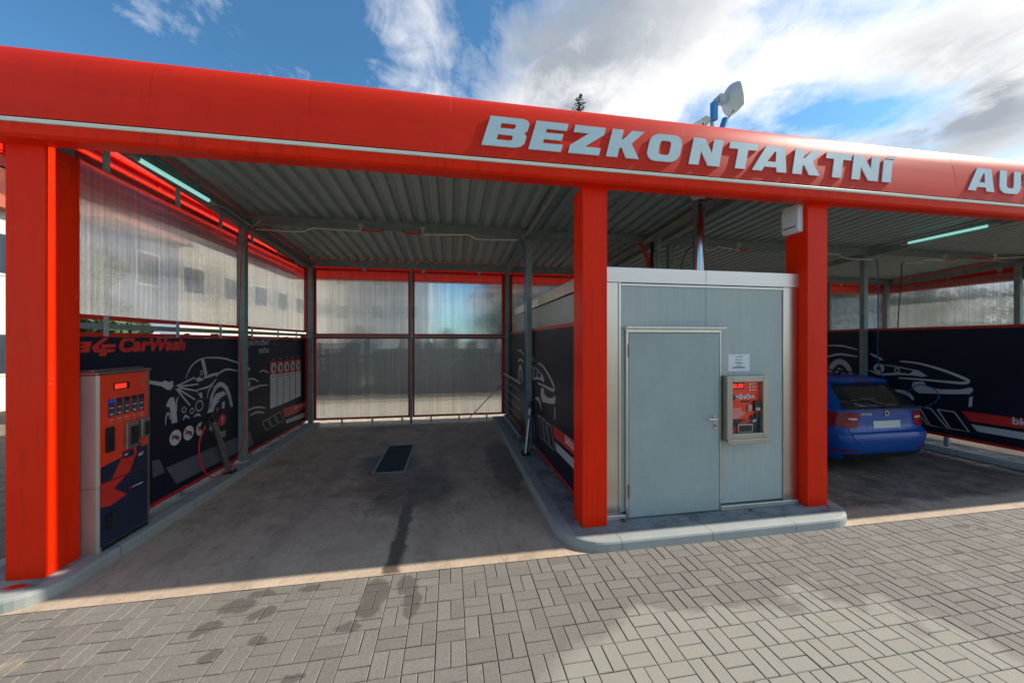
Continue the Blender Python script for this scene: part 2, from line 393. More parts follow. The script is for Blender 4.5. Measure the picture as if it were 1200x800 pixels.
def curve_fill(loops, ext=0.0):
    """2D closed loops with holes -> verts, faces (filled)"""
    cu = bpy.data.curves.new('tmp', 'CURVE'); cu.dimensions = '2D'; cu.fill_mode = 'BOTH'; cu.extrude = ext
    for lp in loops:
        sp = cu.splines.new('POLY'); sp.points.add(len(lp)-1)
        for i, (x, y) in enumerate(lp): sp.points[i].co = (x, y, 0, 1)
        sp.use_cyclic_u = True
    return _cmesh(cu)
def _cmesh(cu):
    ob = bpy.data.objects.new('tmp', cu); COL.objects.link(ob)
    dg = bpy.context.evaluated_depsgraph_get(); dg.update()
    me = bpy.data.meshes.new_from_object(ob.evaluated_get(dg))
    vs = [v.co.copy() for v in me.vertices]; fs = [tuple(p.vertices) for p in me.polygons]
    bpy.data.objects.remove(ob); bpy.data.meshes.remove(me)
    return vs, fs
def text_mesh(s, size, bold=0., shear=0., align='LEFT', spacing=1., ext=0.):
    cu = bpy.data.curves.new('tmp', 'FONT'); cu.body = s; cu.size = size; cu.offset = bold; cu.shear = shear
    cu.align_x = align; cu.space_character = spacing; cu.resolution_u = 4; cu.extrude = ext; cu.fill_mode = 'BOTH'
    return _cmesh(cu)
def add_text(mb, s, size, o, ex, ey, en=None, **k):
    o, ex, ey = Vector(o), Vector(ex), Vector(ey); en = Vector(en) if en else ex.cross(ey)
    vs, fs = text_mesh(s, size, **k)
    if not vs: return mb
    return mb.extend([o+ex*v.x+ey*v.y+en*v.z for v in vs], fs)

# ------------------------------------------------------------------ world and light
SUN_EL = radians(38)
w = bpy.data.worlds.new('World'); S.world = w; w.use_nodes = True
nt = w.node_tree; bg = nt.nodes['Background']
sky = nt.nodes.new('ShaderNodeTexSky'); sky.sky_type = 'NISHITA'; sky.sun_disc = False
sky.sun_elevation = SUN_EL; sky.sun_rotation = radians(90); sky.air_density = 1.0; sky.dust_density = .6; sky.ozone_density = 1.6
tc = nt.nodes.new('ShaderNodeTexCoord').outputs['Generated']
sp = nt.nodes.new('ShaderNodeSeparateXYZ'); nt.links.new(tc, sp.inputs[0])
zz = math_node(nt, 'ADD', math_node(nt, 'MAXIMUM', sp.outputs[2], 0.0), .18)
px = math_node(nt, 'DIVIDE', sp.outputs[0], zz); py = math_node(nt, 'DIVIDE', sp.outputs[1], zz)
cb = nt.nodes.new('ShaderNodeCombineXYZ'); nt.links.new(px, cb.inputs[0]); nt.links.new(py, cb.inputs[1])
cp = cb.outputs[0]
CX, CY = 3.7, 1.3
n_big = noise_node(nt, mapping(nt, cp, (1.0, 1.0, 1), (CX, CY, 0)), 1.15, 9, .58, .35)
n_wsp = noise_node(nt, mapping(nt, cp, (1.7, 1.0, 1), (1.1, 5.2, 0)), 2.4, 9, .62, .8)
def cl_ell(cx, cy, rx, ry, soft): return mask_ell(nt, px, py, cx, cy, rx, ry, soft)
def skypt(u, v):
    r = Vector(ray(u, v)).normalized(); z = max(r.z, 0)+.18
    return r.x/z, r.y/z
cov = math_node(nt, 'ADD', n_big, math_node(nt, 'MULTIPLY', math_node(nt, 'SUBTRACT', n_wsp, .5), .35))
# coverage grows towards the sun side (east), open blue in the west
ga = math_node(nt, 'MULTIPLY', math_node(nt, 'SUBTRACT', px, .35), .13)
ga = math_node(nt, 'MINIMUM', math_node(nt, 'MAXIMUM', ga, -.16), .12)
cov = math_node(nt, 'ADD', cov, ga)
x0, y0 = skypt(700, 50); 
cov = math_node(nt, 'ADD', cov, math_node(nt, 'MULTIPLY', cl_ell(x0, y0, .38, .62, .5), .20))
x1, y1 = skypt(455, 60)
cov = math_node(nt, 'ADD', cov, math_node(nt, 'MULTIPLY', cl_ell(x1, y1, .17, .34, .7), .17))
x6, y6 = skypt(275, 60)
cov = math_node(nt, 'ADD', cov, math_node(nt, 'MULTIPLY', cl_ell(x6, y6, .16, .22, .8), .12))
x2, y2 = skypt(552, 60)
cov = math_node(nt, 'SUBTRACT', cov, math_node(nt, 'MULTIPLY', cl_ell(x2, y2, .06, .30, .6), .10))
x3, y3 = skypt(1010, 120)
cov = math_node(nt, 'SUBTRACT', cov, math_node(nt, 'MULTIPLY', cl_ell(x3, y3, .22, .10, .6), .22))
x3, y3 = skypt(880, 60)
cov = math_node(nt, 'SUBTRACT', cov, math_node(nt, 'MULTIPLY', cl_ell(x3, y3, .07, .4, .6), .10))
x3, y3 = skypt(1000, 40)
cov = math_node(nt, 'ADD', cov, math_node(nt, 'MULTIPLY', cl_ell(x3, y3, .35, .35, .5), .12))
n_fin = noise_node(nt, mapping(nt, cp, (1.3, 1.0, 1), (4.1, 8.2, 0)), 7.0, 8, .65, .6)
cov = math_node(nt, 'ADD', cov, math_node(nt, 'MULTIPLY', math_node(nt, 'SUBTRACT', n_fin, .5), .30))
alpha = ramp(nt, cov, .47, .72)
# cloud shading: thick parts greyer
n_sh = noise_node(nt, mapping(nt, cp, (1, 1, 1), (CX+.10, CY-.05, 0)), 1.5, 6, .55, .3)
thick = ramp(nt, math_node(nt, 'ADD', math_node(nt, 'MULTIPLY', cov, .55), math_node(nt, 'MULTIPLY', n_sh, .5)), .56, .80)
x4, y4 = skypt(660, 55); x5, y5 = skypt(1110, 130)
gs = math_node(nt, 'MAXIMUM', cl_ell(x4, y4, .25, .6, .6), cl_ell(x5, y5, .30, .22, .6))
thick = math_node(nt, 'ADD', math_node(nt, 'MULTIPLY', thick, .45), math_node(nt, 'MULTIPLY', math_node(nt, 'MULTIPLY', gs, .8), ramp(nt, math_node(nt, 'ADD', math_node(nt, 'MULTIPLY', n_sh, .7), math_node(nt, 'MULTIPLY', n_fin, .3)), .34, .52)), clamp=True)
ccol = mix(nt, thick, (6.9, 6.8, 6.7), (2.3, 2.55, 2.9))
scol = mix(nt, 1.0, sky.outputs[0], (.47, .82, .96), 'MULTIPLY')
fin = mix(nt, alpha, scol, ccol)
nt.links.new(fin, bg.inputs['Color']); bg.inputs['Strength'].default_value = .14
sl = bpy.data.lights.new('sun', 'SUN'); sl.energy = 5.0; sl.angle = radians(.55); sl.color = (1, .93, .82)
so = bpy.data.objects.new('sun', sl); COL.objects.link(so)
so.rotation_euler = Vector((-cos(SUN_EL), 0, -sin(SUN_EL))).to_track_quat('-Z', 'Y').to_euler()
so.location = (30, 0, 30)
cam = bpy.data.cameras.new('camera'); co = bpy.data.objects.new('camera', cam); COL.objects.link(co); S.camera = co
co.location = (0, 0, H); co.rotation_euler = (radians(90), 0, -TH)
cam.sensor_width = 36; cam.lens = 36*F/1200; cam.clip_end = 2000; cam.clip_start = .05
vs_ = S.view_settings; vs_.view_transform = 'Standard'; vs_.look = 'None'; vs_.gamma = 1; vs_.exposure = 0.40
S.cycles.max_bounces = 10; S.cycles.transparent_max_bounces = 16

# ------------------------------------------------------------------ ground
mb = MB(); N = 400
mb.extend([(-N, -N, -.03), (N, -N, -.03), (N, N, -.03), (-N, N, -.03)], [(0, 1, 2, 3)])
tag(mb.build('ground', 'ground', recalc=False), kind='structure')
PY = 3.29
mb = MB(); tone = []
x_lo, x_hi, y_lo = -8.1, 15.9, -1.51
nx = round((x_hi-x_lo)/.2); ny = 24
g_ = .0020
RP = random.Random(5)
def brick(x0, x1, y0, y1):
    z = RP.uniform(-.0015, .0015); ch = .004
    j = .0013
    x0 += RP.uniform(-j, j)+g_; x1 += RP.uniform(-j, j)-g_; y0 += RP.uniform(-j, j)+g_; y1 += RP.uniform(-j, j)-g_
    t = [RP.uniform(-.0012, .0012) for _ in range(4)]
    b = len(mb.v)
    for (x, y, zz_) in ((x0, y0, -.02), (x1, y0, -.02), (x1, y1, -.02), (x0, y1, -.02), (x0, y0, z-ch), (x1, y0, z-ch), (x1, y1, z-ch), (x0, y1, z-ch),
                      (x0+ch, y0+ch, z+t[0]), (x1-ch, y0+ch, z+t[1]), (x1-ch, y1-ch, z+t[2]), (x0+ch, y1-ch, z+t[3])):
        mb.v.append(Vector((x, y, zz_)))
    fs = [(8, 9, 10, 11)]
    for k in range(4):
        k2 = (k+1) % 4
        fs += [(k, k2, 4+k2, 4+k), (4+k, 4+k2, 8+k2, 8+k)]
    mb.f += [tuple(b+i for i in f) for f in fs]
    tv = min(1, max(0, RP.gauss(.5, .3))); tone.extend([tv]*len(fs))
for i in range(nx):
    for j in range(ny):
        cx0 = -8.1+i*.2; cy1 = PY-j*.2; cx1 = cx0+.2; cy0 = cy1-.2
        par = (round((cx0+.7)/.2)+j) % 2
        if par == 0:
            brick(cx0, cx1, cy0, cy0+.1); brick(cx0, cx1, cy0+.1, cy1)
        else:
            brick(cx0, cx0+.1, cy0, cy1); brick(cx0+.1, cx1, cy0, cy1)
mb.tone = tone
pav = mb.build('paving', 'paver', recalc=False); tag(pav, kind='structure')
mb = MB(); mb.extend([(-8.3, -1.7, -.009), (16.1, -1.7, -.009), (16.1, 3.285, -.009), (-8.3, 3.285, -.009)], [(0, 1, 2, 3)])
tag(mb.build('paving_bed', 'joint', recalc=False), kind='structure')
def ribbon_slab(name, x0, x1, y0, y1, z):
    m_ = MB(); n1, n2 = max(2, int((x1-x0)/.4)), max(2, int((y1-y0)/.4))
    for j in range(n2+1):
        for i in range(n1+1):
            m_.v.append(Vector((x0+(x1-x0)*i/n1, y0+(y1-y0)*j/n2, z)))
    for j in range(n2):
        for i in range(n1):
            a = j*(n1+1)+i; m_.f.append((a, a+1, a+n1+2, a+n1+1))
    m_.box(x0, x1, y0, y0+.01, z-.1, z-.001)
    return tag(m_.build(name, 'floor', recalc=False), kind='structure')
ribbon_slab('wash_bay_floor', -3.75, 13.9, 3.294, 9.34, 0.0)
# side yard asphalt strip, left of the building
mb = MB(); mb.box(-30, -3.76, 3.31, 40, -.04, -.012); tag(mb.build('road', 'joint'), kind='structure')
mb = MB(); mb.box(-9, 20, 9.36, 13.5, -.04, -.01); tag(mb.build('gravel_path', 'gravel'), kind='structure')

# kerbs (raised islands with rounded noses)
def island(x0, x1, yf, yb, r, seams):
    pts = []
    for k in range(11):
        a = pi+pi/2*k/10; pts.append((x0+r+r*cos(a), yf+r+r*sin(a)))
    for k in range(11):
        a = 1.5*pi+pi/2*k/10; pts.append((x1-r+r*cos(a), yf+r+r*sin(a)))
    pts += [(x1, yb), (x0, yb)]
    m_ = MB(); n = len(pts); cx = (x0+x1)/2
    rings = [(0, -.02), (.004, .075), (.012, .092), (.03, .1)]
    def inset(d):
        out = []
        for i in range(n):
            p0, p1, p2 = Vector(pts[i-1]), Vector(pts[i]), Vector(pts[(i+1) % n])
            e1 = (p1-p0).normalized(); e2 = (p2-p1).normalized()
            n1 = Vector((-e1.y, e1.x)); n2 = Vector((-e2.y, e2.x)); m = (n1+n2)
            m = m/ max(.2, m.length_squared)*2
            out.append(p1+m*d)
        return out
    for d, z in rings:
        for p in inset(d): m_.v.append(Vector((p.x, p.y, z)))
    for k in range(len(rings)-1):
        for i in range(n): m_.f.append((k*n+i, k*n+(i+1) % n, (k+1)*n+(i+1) % n, (k+1)*n+i))
    # kerbstone band .15 wide then a slightly lower screed
    inn = inset(.155); b = len(m_.v); t = (len(rings)-1)*n
    for p in inn: m_.v.append(Vector((p.x, p.y, .0995)))
    for i in range(n): m_.f.append((t+i, t+(i+1) % n, b+(i+1) % n, b+i))
    inn2 = inset(.160); b2 = len(m_.v)
    for p in inn2: m_.v.append(Vector((p.x, p.y, .094)))
    for i in range(n): m_.f.append((b+i, b+(i+1) % n, b2+(i+1) % n, b2+i))
    m_.f.append(tuple(b2+i for i in range(n)))
    o = m_.build('kerb', kerbmat(seams, x0, x1, yf, r), recalc=True)
    return tag(o, kind='structure')
def kerbmat(seams, x0, x1, yf, r):
    m, nt, p = new_mat('kerb_concrete')
    g = nt.nodes.new('ShaderNodeNewGeometry').outputs['Position']
    s1 = nt.nodes.new('ShaderNodeSeparateXYZ'); nt.links.new(g, s1.inputs[0]); X, Y = s1.outputs[0], s1.outputs[1]
    n1 = noise_node(nt, g, 2.5, 7, .65); n2 = noise_node(nt, g, 80, 4, .7); n3 = noise_node(nt, g, 5, 6, .7)
    c = mix(nt, ramp(nt, n1, .3, .7), (.28, .30, .28), (.37, .38, .35))
    c = mix(nt, math_node(nt, 'MULTIPLY', n2, .35), c, (.25, .26, .25))
    # inner screed: damp and mottled
    inx = math_node(nt, 'MULTIPLY', math_node(nt, 'GREATER_THAN', X, x0+.158), math_node(nt, 'LESS_THAN', X, x1-.158))
    inn = math_node(nt, 'MULTIPLY', inx, math_node(nt, 'GREATER_THAN', Y, yf+.158))
    c = mix(nt, math_node(nt, 'MULTIPLY', inn, ramp(nt, n3, .40, .62)), c, (.17, .18, .175))
    c = mix(nt, math_node(nt, 'MULTIPLY', math_node(nt, 'MULTIPLY', inn, .6), ramp(nt, n1, .5, .62)), c, (.13, .125, .115))
    lines = None
    for sx in seams:
        q = math_node(nt, 'MULTIPLY', math_node(nt, 'LESS_THAN', math_node(nt, 'ABSOLUTE', math_node(nt, 'SUBTRACT', X, sx)), .004), math_node(nt, 'LESS_THAN', Y, yf+.158))
        lines = q if lines is None else math_node(nt, 'MAXIMUM', lines, q)
    ys = math_node(nt, 'FRACT', Y)
    q = math_node(nt, 'MULTIPLY', math_node(nt, 'LESS_THAN', ys, .008), math_node(nt, 'SUBTRACT', 1.0, inx))
    lines = q if lines is None else math_node(nt, 'MAXIMUM', lines, q)
    c = mix(nt, math_node(nt, 'MULTIPLY', lines, .8), c, (.06, .055, .05))
    nt.links.new(c, p.inputs['Base Color']); p.inputs['Roughness'].default_value = .8
    h = math_node(nt, 'SUBTRACT', n2, math_node(nt, 'MULTIPLY', lines, 3))
    nt.links.new(bump(nt, h, .3, .008), p.inputs['Normal'])
    return m
island(-4.0, -3.095, 3.295, 9.34, .33, [])
island(1.085, 4.62, 3.275, 9.34, .45, [1.66, 2.66, 3.66])
island(8.97, 9.62, 3.295, 9.34, .32, [])
island(13.45, 14.3, 3.295, 9.34, .33, [])

# ------------------------------------------------------------------ canopy building
can = thing('car_wash_canopy', (5.15, 3.6, 0), 'long red car wash canopy on square red pillars with corrugated roof over three bays', 'canopy')
XL, XR, YB = -3.95, 14.25, 9.75
def roofz(y): return 4.13-.049*(y-6.55)
prof = [(3.462, 3.668), (3.432, 3.700), (3.420, 3.765), (3.422, 3.815), (3.428, 3.90), (3.440, 4.00), (3.456, 4.12), (3.474, 4.25), (3.490, 4.31), (3.512, 4.37), (3.540, 4.425), (3.562, 4.446), (3.585, 4.455)]
def fy(z):
    for (a, b), (c, d) in zip(prof, prof[1:]):
        if b <= z <= d: return a+(c-a)*(z-b)/(d-b)
    return 3.45
# front fascia: back box + panels
seams = [XL]+[-3.703+1.2345*k for k in range(0, 15)]+[XR]
seams = sorted(set(round(x, 3) for x in seams))
mb = MB()
mb.box(XL+.01, XR-.01, 3.51, 3.583, 3.768, 4.26)
for i in range(len(seams)-1):
    a, b_ = seams[i]+.0002, seams[i+1]-.0002
    tl = R.uniform(-.002, .002); tw = R.uniform(-.001, .001); n_ = 5; b0 = len(mb.v); pp = prof[3:]
    for k in range(n_+1):
        for (y, z) in pp:
            f_ = (z-3.815)/.69
            bow = -.0015*sin(pi*k/n_)*sin(pi*min(1, f_))
            mb.v.append(Vector((a+(b_-a)*k/n_, y+tl*f_+tw*(k/n_-.5)*f_+bow, z)))
    m_ = len(pp)
    for k in range(n_):
        for j in range(m_-1):
            q = b0+k*m_+j; mb.f.append((q, q+m_, q+m_+1, q+1))
front = mb.build('front_fascia', 'red_fascia', can, smooth=True)
mb = MB()
for i in range(0, len(seams)-1, 3):
    a, b_ = seams[i]+.001, seams[min(i+3, len(seams)-1)]-.001
    mb.prism([(3.462, 3.668), (3.434, 3.690), (3.420, 3.765), (3.60, 3.765), (3.60, 3.668)], (a, 0, 0), (0, 1, 0), (0, 0, 1), (1, 0, 0), 0, b_-a)
lower = mb.build('lower_trim', 'red_col', can, bevel=.002)
mb = MB(); mb.box(XL+.02, XR-.02, 3.408, 3.44, 3.768, 3.800)
mb.build('light_strip', 'strip', can, bevel=.004)
# side and back fascia (also hollow boxes)
mb = MB(); mb.box(XL, XL+.04, 3.60, YB, 3.60, 4.47); mb.box(XL, XL+.28, 3.60, YB, 3.60, 3.63); mb.box(XL+.24, XL+.28, 3.60, YB-.04, 3.64, 3.70)
mb.build('side_fascia', 'red', can)
mb = MB(); mb.box(XL+.042, XL+.06, 3.62, YB-.06, 3.66, 4.40); mb.build('fascia_shade_sheet', 'frame_red', can)  # dark red sheet added to shade the sunlit inner face between the rails
mb = MB(); mb.box(XR-.04, XR, 3.60, YB, 3.60, 4.47); mb.box(XR-.28, XR, 3.60, YB, 3.60, 3.63)
mb.build('side_fascia', 'red', can)
mb = MB(); mb.box(XL+.05, XR-.05, YB-.04, YB, 3.60, 4.35); mb.box(XL+.3, XR-.3, YB-.26, YB-.04, 3.60, 3.63)
mb.build('back_fascia', 'red', can)
# side rails seen as bright red lines through the gap
mb = MB()
for z_ in (3.80, 3.93, 4.06, 4.19): mb.beam((XL+.10, 3.62, z_), (XL+.10, YB-.05, z_), .06, .035)
for y_ in (4.5, 5.6, 6.7, 7.8, 8.9): mb.box(XL+.062, XL+.069, y_-.03, y_+.03, 3.63, 4.3)
mb.build('fascia_rail', 'red', can)
# corrugated roof sheet: ribs along the depth
mb = MB(); pitch = .2235; x = -3.42; tk = []
while x < 13.9:
    tk += [(x, 0), (x+.10, 0), (x+.128, .052), (x+.196, .052)]; x += pitch
y0_, y1_ = 3.655, 9.5
for y in (y0_, y1_):
    for (xx, dz) in tk: mb.v.append(Vector((xx, y, roofz(y)+dz+.004)))
nk = len(tk)
for i in range(nk-1): mb.f.append((i, i+1, nk+i+1, nk+i))
ob = mb.build('roof_sheet', 'roof', can, recalc=False)
sm = ob.modifiers.new('thick', 'SOLIDIFY'); sm.thickness = .003; sm.offset = 1
# beams
def beam_x(y, x0, x1, h=.145, w_=.10, drop=0):
    m_ = MB(); z = roofz(y)-.002-drop
    m_.box(x0, x1, y-w_/2, y-w_/2+.012, z-h, z); m_.box(x0, x1, y-w_/2+.012, y+w_/2, z-h, z-h+.012); m_.box(x0, x1, y-w_/2+.012, y+w_/2, z-.012, z)
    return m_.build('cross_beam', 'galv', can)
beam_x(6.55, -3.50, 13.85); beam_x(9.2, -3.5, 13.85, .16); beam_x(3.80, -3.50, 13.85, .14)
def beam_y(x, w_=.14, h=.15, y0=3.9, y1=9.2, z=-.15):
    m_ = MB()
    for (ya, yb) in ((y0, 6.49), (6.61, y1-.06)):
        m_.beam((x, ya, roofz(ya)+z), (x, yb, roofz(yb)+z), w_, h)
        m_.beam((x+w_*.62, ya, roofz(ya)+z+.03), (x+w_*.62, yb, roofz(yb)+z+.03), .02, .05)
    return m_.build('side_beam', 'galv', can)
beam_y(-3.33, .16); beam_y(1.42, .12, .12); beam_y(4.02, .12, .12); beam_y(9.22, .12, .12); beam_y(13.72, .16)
# posts
def post(x0, x1, y0, y1, ztop):
    m_ = MB(); m_.box(x0, x1, y0, y1, .112, ztop)
    o = m_.build('post', 'galv', can, bevel=.004)
    f = MB(); f.box(x0-.04, x1+.04, y0-.03, y1+.03, .0945, .111)
    for (a, b_) in ((x0-.022, y0-.015), (x1+.022, y0-.015)): f.lathe([(.012, .112), (.012, .135), (.006, .145)], a, b_, 8)
    f.build('foot_plate', 'galv_lt', o)
for xc, xq in ((-3.335, -3.25), (1.435, 1.445), (9.03, 9.03), (13.62, 13.57)):
    post(xc-.05, xc+.05, 6.46, 6.56, roofz(6.5)-.15); post(xq-.05, xq+.05, 9.10, 9.19, roofz(9.15)-.17)
post(4.33, 4.42, 6.56, 6.66, roofz(6.6)-.15)
mb = MB(); mb.beam((3.74, 6.0, 2.90), (3.74, 6.0, 3.95), .07, .07, (0, 1, 0)); mb.build('hanger', 'galv', can)
# pillars
def pillar(x0, x1, z1=3.69):
    m_ = MB(); m_.box(x0, x1, 3.58, 3.862, .0945, z1); o = m_.build('column', 'red_col', can, bevel=.006)
    return o
PL = [(-3.58, -3.306), (1.368, 1.642), (4.158, 4.436), (8.99, 9.265), (13.60, 13.875)]
for a, b_ in PL:
    o = pillar(a, b_)
    m_ = MB(); m_.box(a+.02, b_-.02, 3.68, 3.84, 3.692, roofz(3.8)-.145); m_.build('head_bracket', 'galv', o)
# letters
def rrect(x0, y0, x1, y1, r, n=5, ccw=True):
    p = []
    for (cx, cy, a0) in ((x1-r, y0+r, -pi/2), (x1-r, y1-r, 0), (x0+r, y1-r, pi/2), (x0+r, y0+r, pi)):
        for k in range(n+1):
            a = a0+pi/2*k/n; p.append((cx+r*cos(a), cy+r*sin(a)))
    return p
def glyph(ch, w):
    if ch == 'B': return [[(0, 0), (w-.25, 0), (w-.1, .05), (w, .16), (w, .40), (w-.06, .48), (w-.12, .51), (w-.03, .58), (w-.02, .66), (w-.02, .84), (w-.1, .95), (w-.24, 1), (0, 1)],
                          [(.40, .22), (.40, .40), (w-.46, .40), (w-.42, .36), (w-.42, .26), (w-.46, .22)], [(.40, .62), (.40, .79), (w-.47, .79), (w-.43, .75), (w-.43, .66), (w-.47, .62)]]
    if ch == 'E': return [[(0, 0), (w, 0), (w, .25), (.4, .25), (.4, .39), (w-.07, .39), (w-.07, .62), (.4, .62), (.4, .75), (w, .75), (w, 1), (0, 1)]]
    if ch == 'Z': return [[(0, 0), (w, 0), (w, .26), (.50, .26), (w, .74), (w, 1), (0, 1), (0, .74), (w-.52, .74), (0, .27)]]
    if ch == 'K': return [[(0, 0), (.39, 0), (.39, .34), (.46, .36), (w-.46, 0), (w, 0), (w-.38, .53), (w-.02, 1), (w-.46, 1), (.45, .66), (.39, .64), (.39, 1), (0, 1)]]
    if ch == 'O': return [rrect(0, 0, w, 1, .34), rrect(.40, .24, w-.40, .76, .10)]
    if ch == 'N': return [[(0, 0), (.37, 0), (.37, .52), (w-.44, 0), (w, 0), (w, 1), (w-.37, 1), (w-.37, .48), (.44, 1), (0, 1)]]
    if ch == 'T': return [[(w/2-.2, 0), (w/2+.2, 0), (w/2+.2, .74), (w, .74), (w, 1), (0, 1), (0, .74), (w/2-.2, .74)]]
    if ch == 'A': return [[(0, 0), (.40, 0), (.47, .17), (w-.44, .17), (w-.40, 0), (w, 0), (w-.20, 1), (.44, 1)], [(.56, .38), (w-.50, .38), (w-.54, .78), (w-.60, .78)]]
    if ch == 'I': return [[(0, 0), (.41, 0), (.41, .93), (0, .93)]]
    if ch == 'U': return [[(0, 1), (0, .28), (.08, .12), (.22, .02), (.36, 0), (w-.36, 0), (w-.2, .02), (w-.08, .12), (w, .28), (w, 1), (w-.38, 1), (w-.38, .32), (w-.45, .24), (.45, .24), (.38, .32), (.38, 1)]]
    if ch == 'M': return [[(0, 0), (.35, 0), (.35, .5), (w/2, .1), (w-.35, .5), (w-.35, 0), (w, 0), (w, 1), (w-.4, 1), (w/2, .5), (.4, 1), (0, 1)]]
    if ch == 'Y': return [[(w/2-.2, 0), (w/2+.2, 0), (w/2+.2, .4), (w, 1), (w-.42, 1), (w/2, .62), (.42, 1), (0, 1), (w/2-.2, .4)]]
    if ch == 'C': return [[(w, .3), (w, .12), (w-.25, 0), (.3, 0), (.1, .1), (0, .3), (0, .7), (.1, .9), (.3, 1), (w-.25, 1), (w, .88), (w, .66), (w-.38, .66), (w-.42, .76), (.42, .76), (.39, .7), (.39, .3), (.42, .24), (w-.42, .24), (w-.38, .3)]]
HL = .313; ZB = 3.925; SH = .30
def letter(ch, x, wid, mark=None):
    w_ = wid/HL; lp = glyph(ch, w_)
    if mark == 'acute': lp.append([(.10, .975), (.42, .975), (.62, 1.10), (.22, 1.10)])
    if mark == 'caron': lp.append([(.25, 1.18), (.5, 1.18), (.6, 1.12), (.7, 1.18), (.95, 1.18), (.72, 1.05), (.48, 1.05)])
    vs, fs = curve_fill(lp, .006)
    m_ = MB()
    ey = Vector((0, fy(ZB+.3)-fy(ZB), .3)).normalized(); en = Vector((1, 0, 0)).cross(ey)
    o = Vector((x, fy(ZB)-.0085, ZB))
    m_.extend([o+Vector((1, 0, 0))*((v.x+SH*v.y)*HL)+ey*(v.y*HL)+en*v.z for v in vs], fs)
    return m_.build('letter', 'letter', front)
for ch, x, wd, mk in (('B', .291, .405, 0), ('E', .748, .330, 0), ('Z', 1.152, .325, 0), ('K', 1.553, .360, 0), ('O', 1.985, .375, 0), ('N', 2.481, .362, 0),
                      ('T', 2.925, .350, 0), ('A', 3.248, .440, 0), ('K', 3.765, .365, 0), ('T', 4.185, .350, 0), ('N', 4.566, .375, 0), ('I', 5.0, .14, 'acute'),
                      ('A', 6.314, .43, 0), ('U', 6.83, .36, 0), ('T', 7.25, .35, 0), ('O', 7.62, .375, 0), ('M', 8.09, .46, 0), ('Y', 8.60, .42, 0), ('C', 9.03, .36, 'caron'), ('K', 9.45, .36, 0), ('A', 9.83, .43, 0)):
    letter(ch, x, wd, mk or None)

# ------------------------------------------------------------------ walls
def rect_frame(m_, plane, p, a0, a1, z0, z1, t=.045, d=.04):
    """plane 'x': wall at X=p spanning Y a0..a1; plane 'y': wall at Y=p spanning X"""
    def bx(u0, u1, w0, w1):
        if plane == 'x': m_.box(p-d/2, p+d/2, u0, u1, w0, w1)
        else: m_.box(u0, u1, p-d/2, p+d/2, w0, w1)
    bx(a0, a1, z0, z0+t); bx(a0, a1, z1-t, z1); bx(a0, a0+t, z0+t, z1-t); bx(a1-t, a1, z0+t, z1-t)
def sheet(root, plane, p, a0, a1, z0, z1, name='polycarbonate_sheet'):
    m_ = MB()
    if plane == 'x': m_.box(p-.005, p+.005, a0, a1, z0, z1)
    else: m_.box(a0, a1, p-.005, p+.005, z0, z1)
    return m_.build(name, 'poly', root)
def side_wall(x, label, poly=True, ztop=2.14, zb=.145, rail=True):
    root = thing('side_wall' if poly else 'partition_wall', (x, 6.5, .1), label, 'wall')
    for (a, b_) in ((3.90, 6.53), (6.56, 9.22)):
        m_ = MB(); rect_frame(m_, 'x', x, a, b_, zb, ztop); m_.build('frame', 'frame_red', root)
        f = MB(); f.box(x-.006, x+.006, a+.046, b_-.046, zb+.046, ztop-.046)
        f.build('backing_board', 'rubber', root)
        g = MB()
        for yy in (a+.25, (a+b_)/2, b_-.25):
            g.box(x-.02, x+.02, yy-.03, yy+.03, .098, zb-.001)
        g.build('foot_bracket', 'galv', root)
        if poly:
            m_ = MB(); rect_frame(m_, 'x', x, a, b_, 2.262, 3.80); m_.build('frame', 'frame_red', root)
            sheet(root, 'x', x, a+.044, b_-.044, 2.305, 3.757)
            m_ = MB(); m_.box(x-.028, x+.012, a, b_, 2.172, 2.228); m_.build('mid_rail', 'galv', root)
            m_ = MB()
            for yy in (a+.30, a+1.25, a+2.1):
                m_.box(x+.021, x+.027, yy-.025, yy+.025, 2.10, 2.30)
                m_.box(x+.021, x+.027, yy-.04, yy+.04, 3.74, 3.99)
            m_.build('bracket', 'galv_lt', root)
    return root
lw = side_wall(-3.40, 'left side wall with translucent sheets in red frames above a dark board')
rw = side_wall(13.70, 'far right side wall with translucent sheets beyond the blue car')
p1w = side_wall(1.515, 'low red framed partition between empty bay and grey cabin', poly=False, ztop=2.285, zb=.16)
p2w = side_wall(9.12, 'low red framed partition to the right of the blue car', poly=False, ztop=2.33, zb=.275)
bw = thing('back_wall', (5.1, 9.25, .1), 'translucent rear wall in red frames behind the wash bays', 'wall')
xs = [(-3.21, -.99), (-.93, 1.36), (1.55, 3.85), (3.91, 6.40), (6.46, 9.05), (9.30, 11.45), (11.51, 13.62)]
for a, b_ in xs:
    m_ = MB(); rect_frame(m_, 'y', 9.25, a, b_, .165, 2.16); rect_frame(m_, 'y', 9.25, a, b_, 2.195, 3.80); m_.build('frame', 'frame_red', bw)
    sheet(bw, 'y', 9.25, a+.044, b_-.044, .208, 2.117); sheet(bw, 'y', 9.25, a+.044, b_-.044, 2.239, 3.757)
for a, b_ in ((-3.385, -3.212), (1.362, 1.548), (9.052, 9.298)):
    m_ = MB(); m_.box(a, b_, 9.235, 9.262, .165, 3.80); m_.build('corner_plate', 'frame_red', bw)
for xx in (-.96, 3.88, 6.43, 11.48):
    m_ = MB(); m_.box(xx-.028, xx+.028, 9.18, 9.228, .0, 3.83); m_.build('mullion', 'galv', bw)
m_ = MB(); m_.box(-3.3, 13.6, 9.19, 9.228, 2.158, 2.197)
m_.build('mid_rail', 'galv', bw)
m_ = MB()
for k in range(24): m_.box(-2.6+k*.7, -2.56+k*.7, 9.205, 9.228, .02, .20)
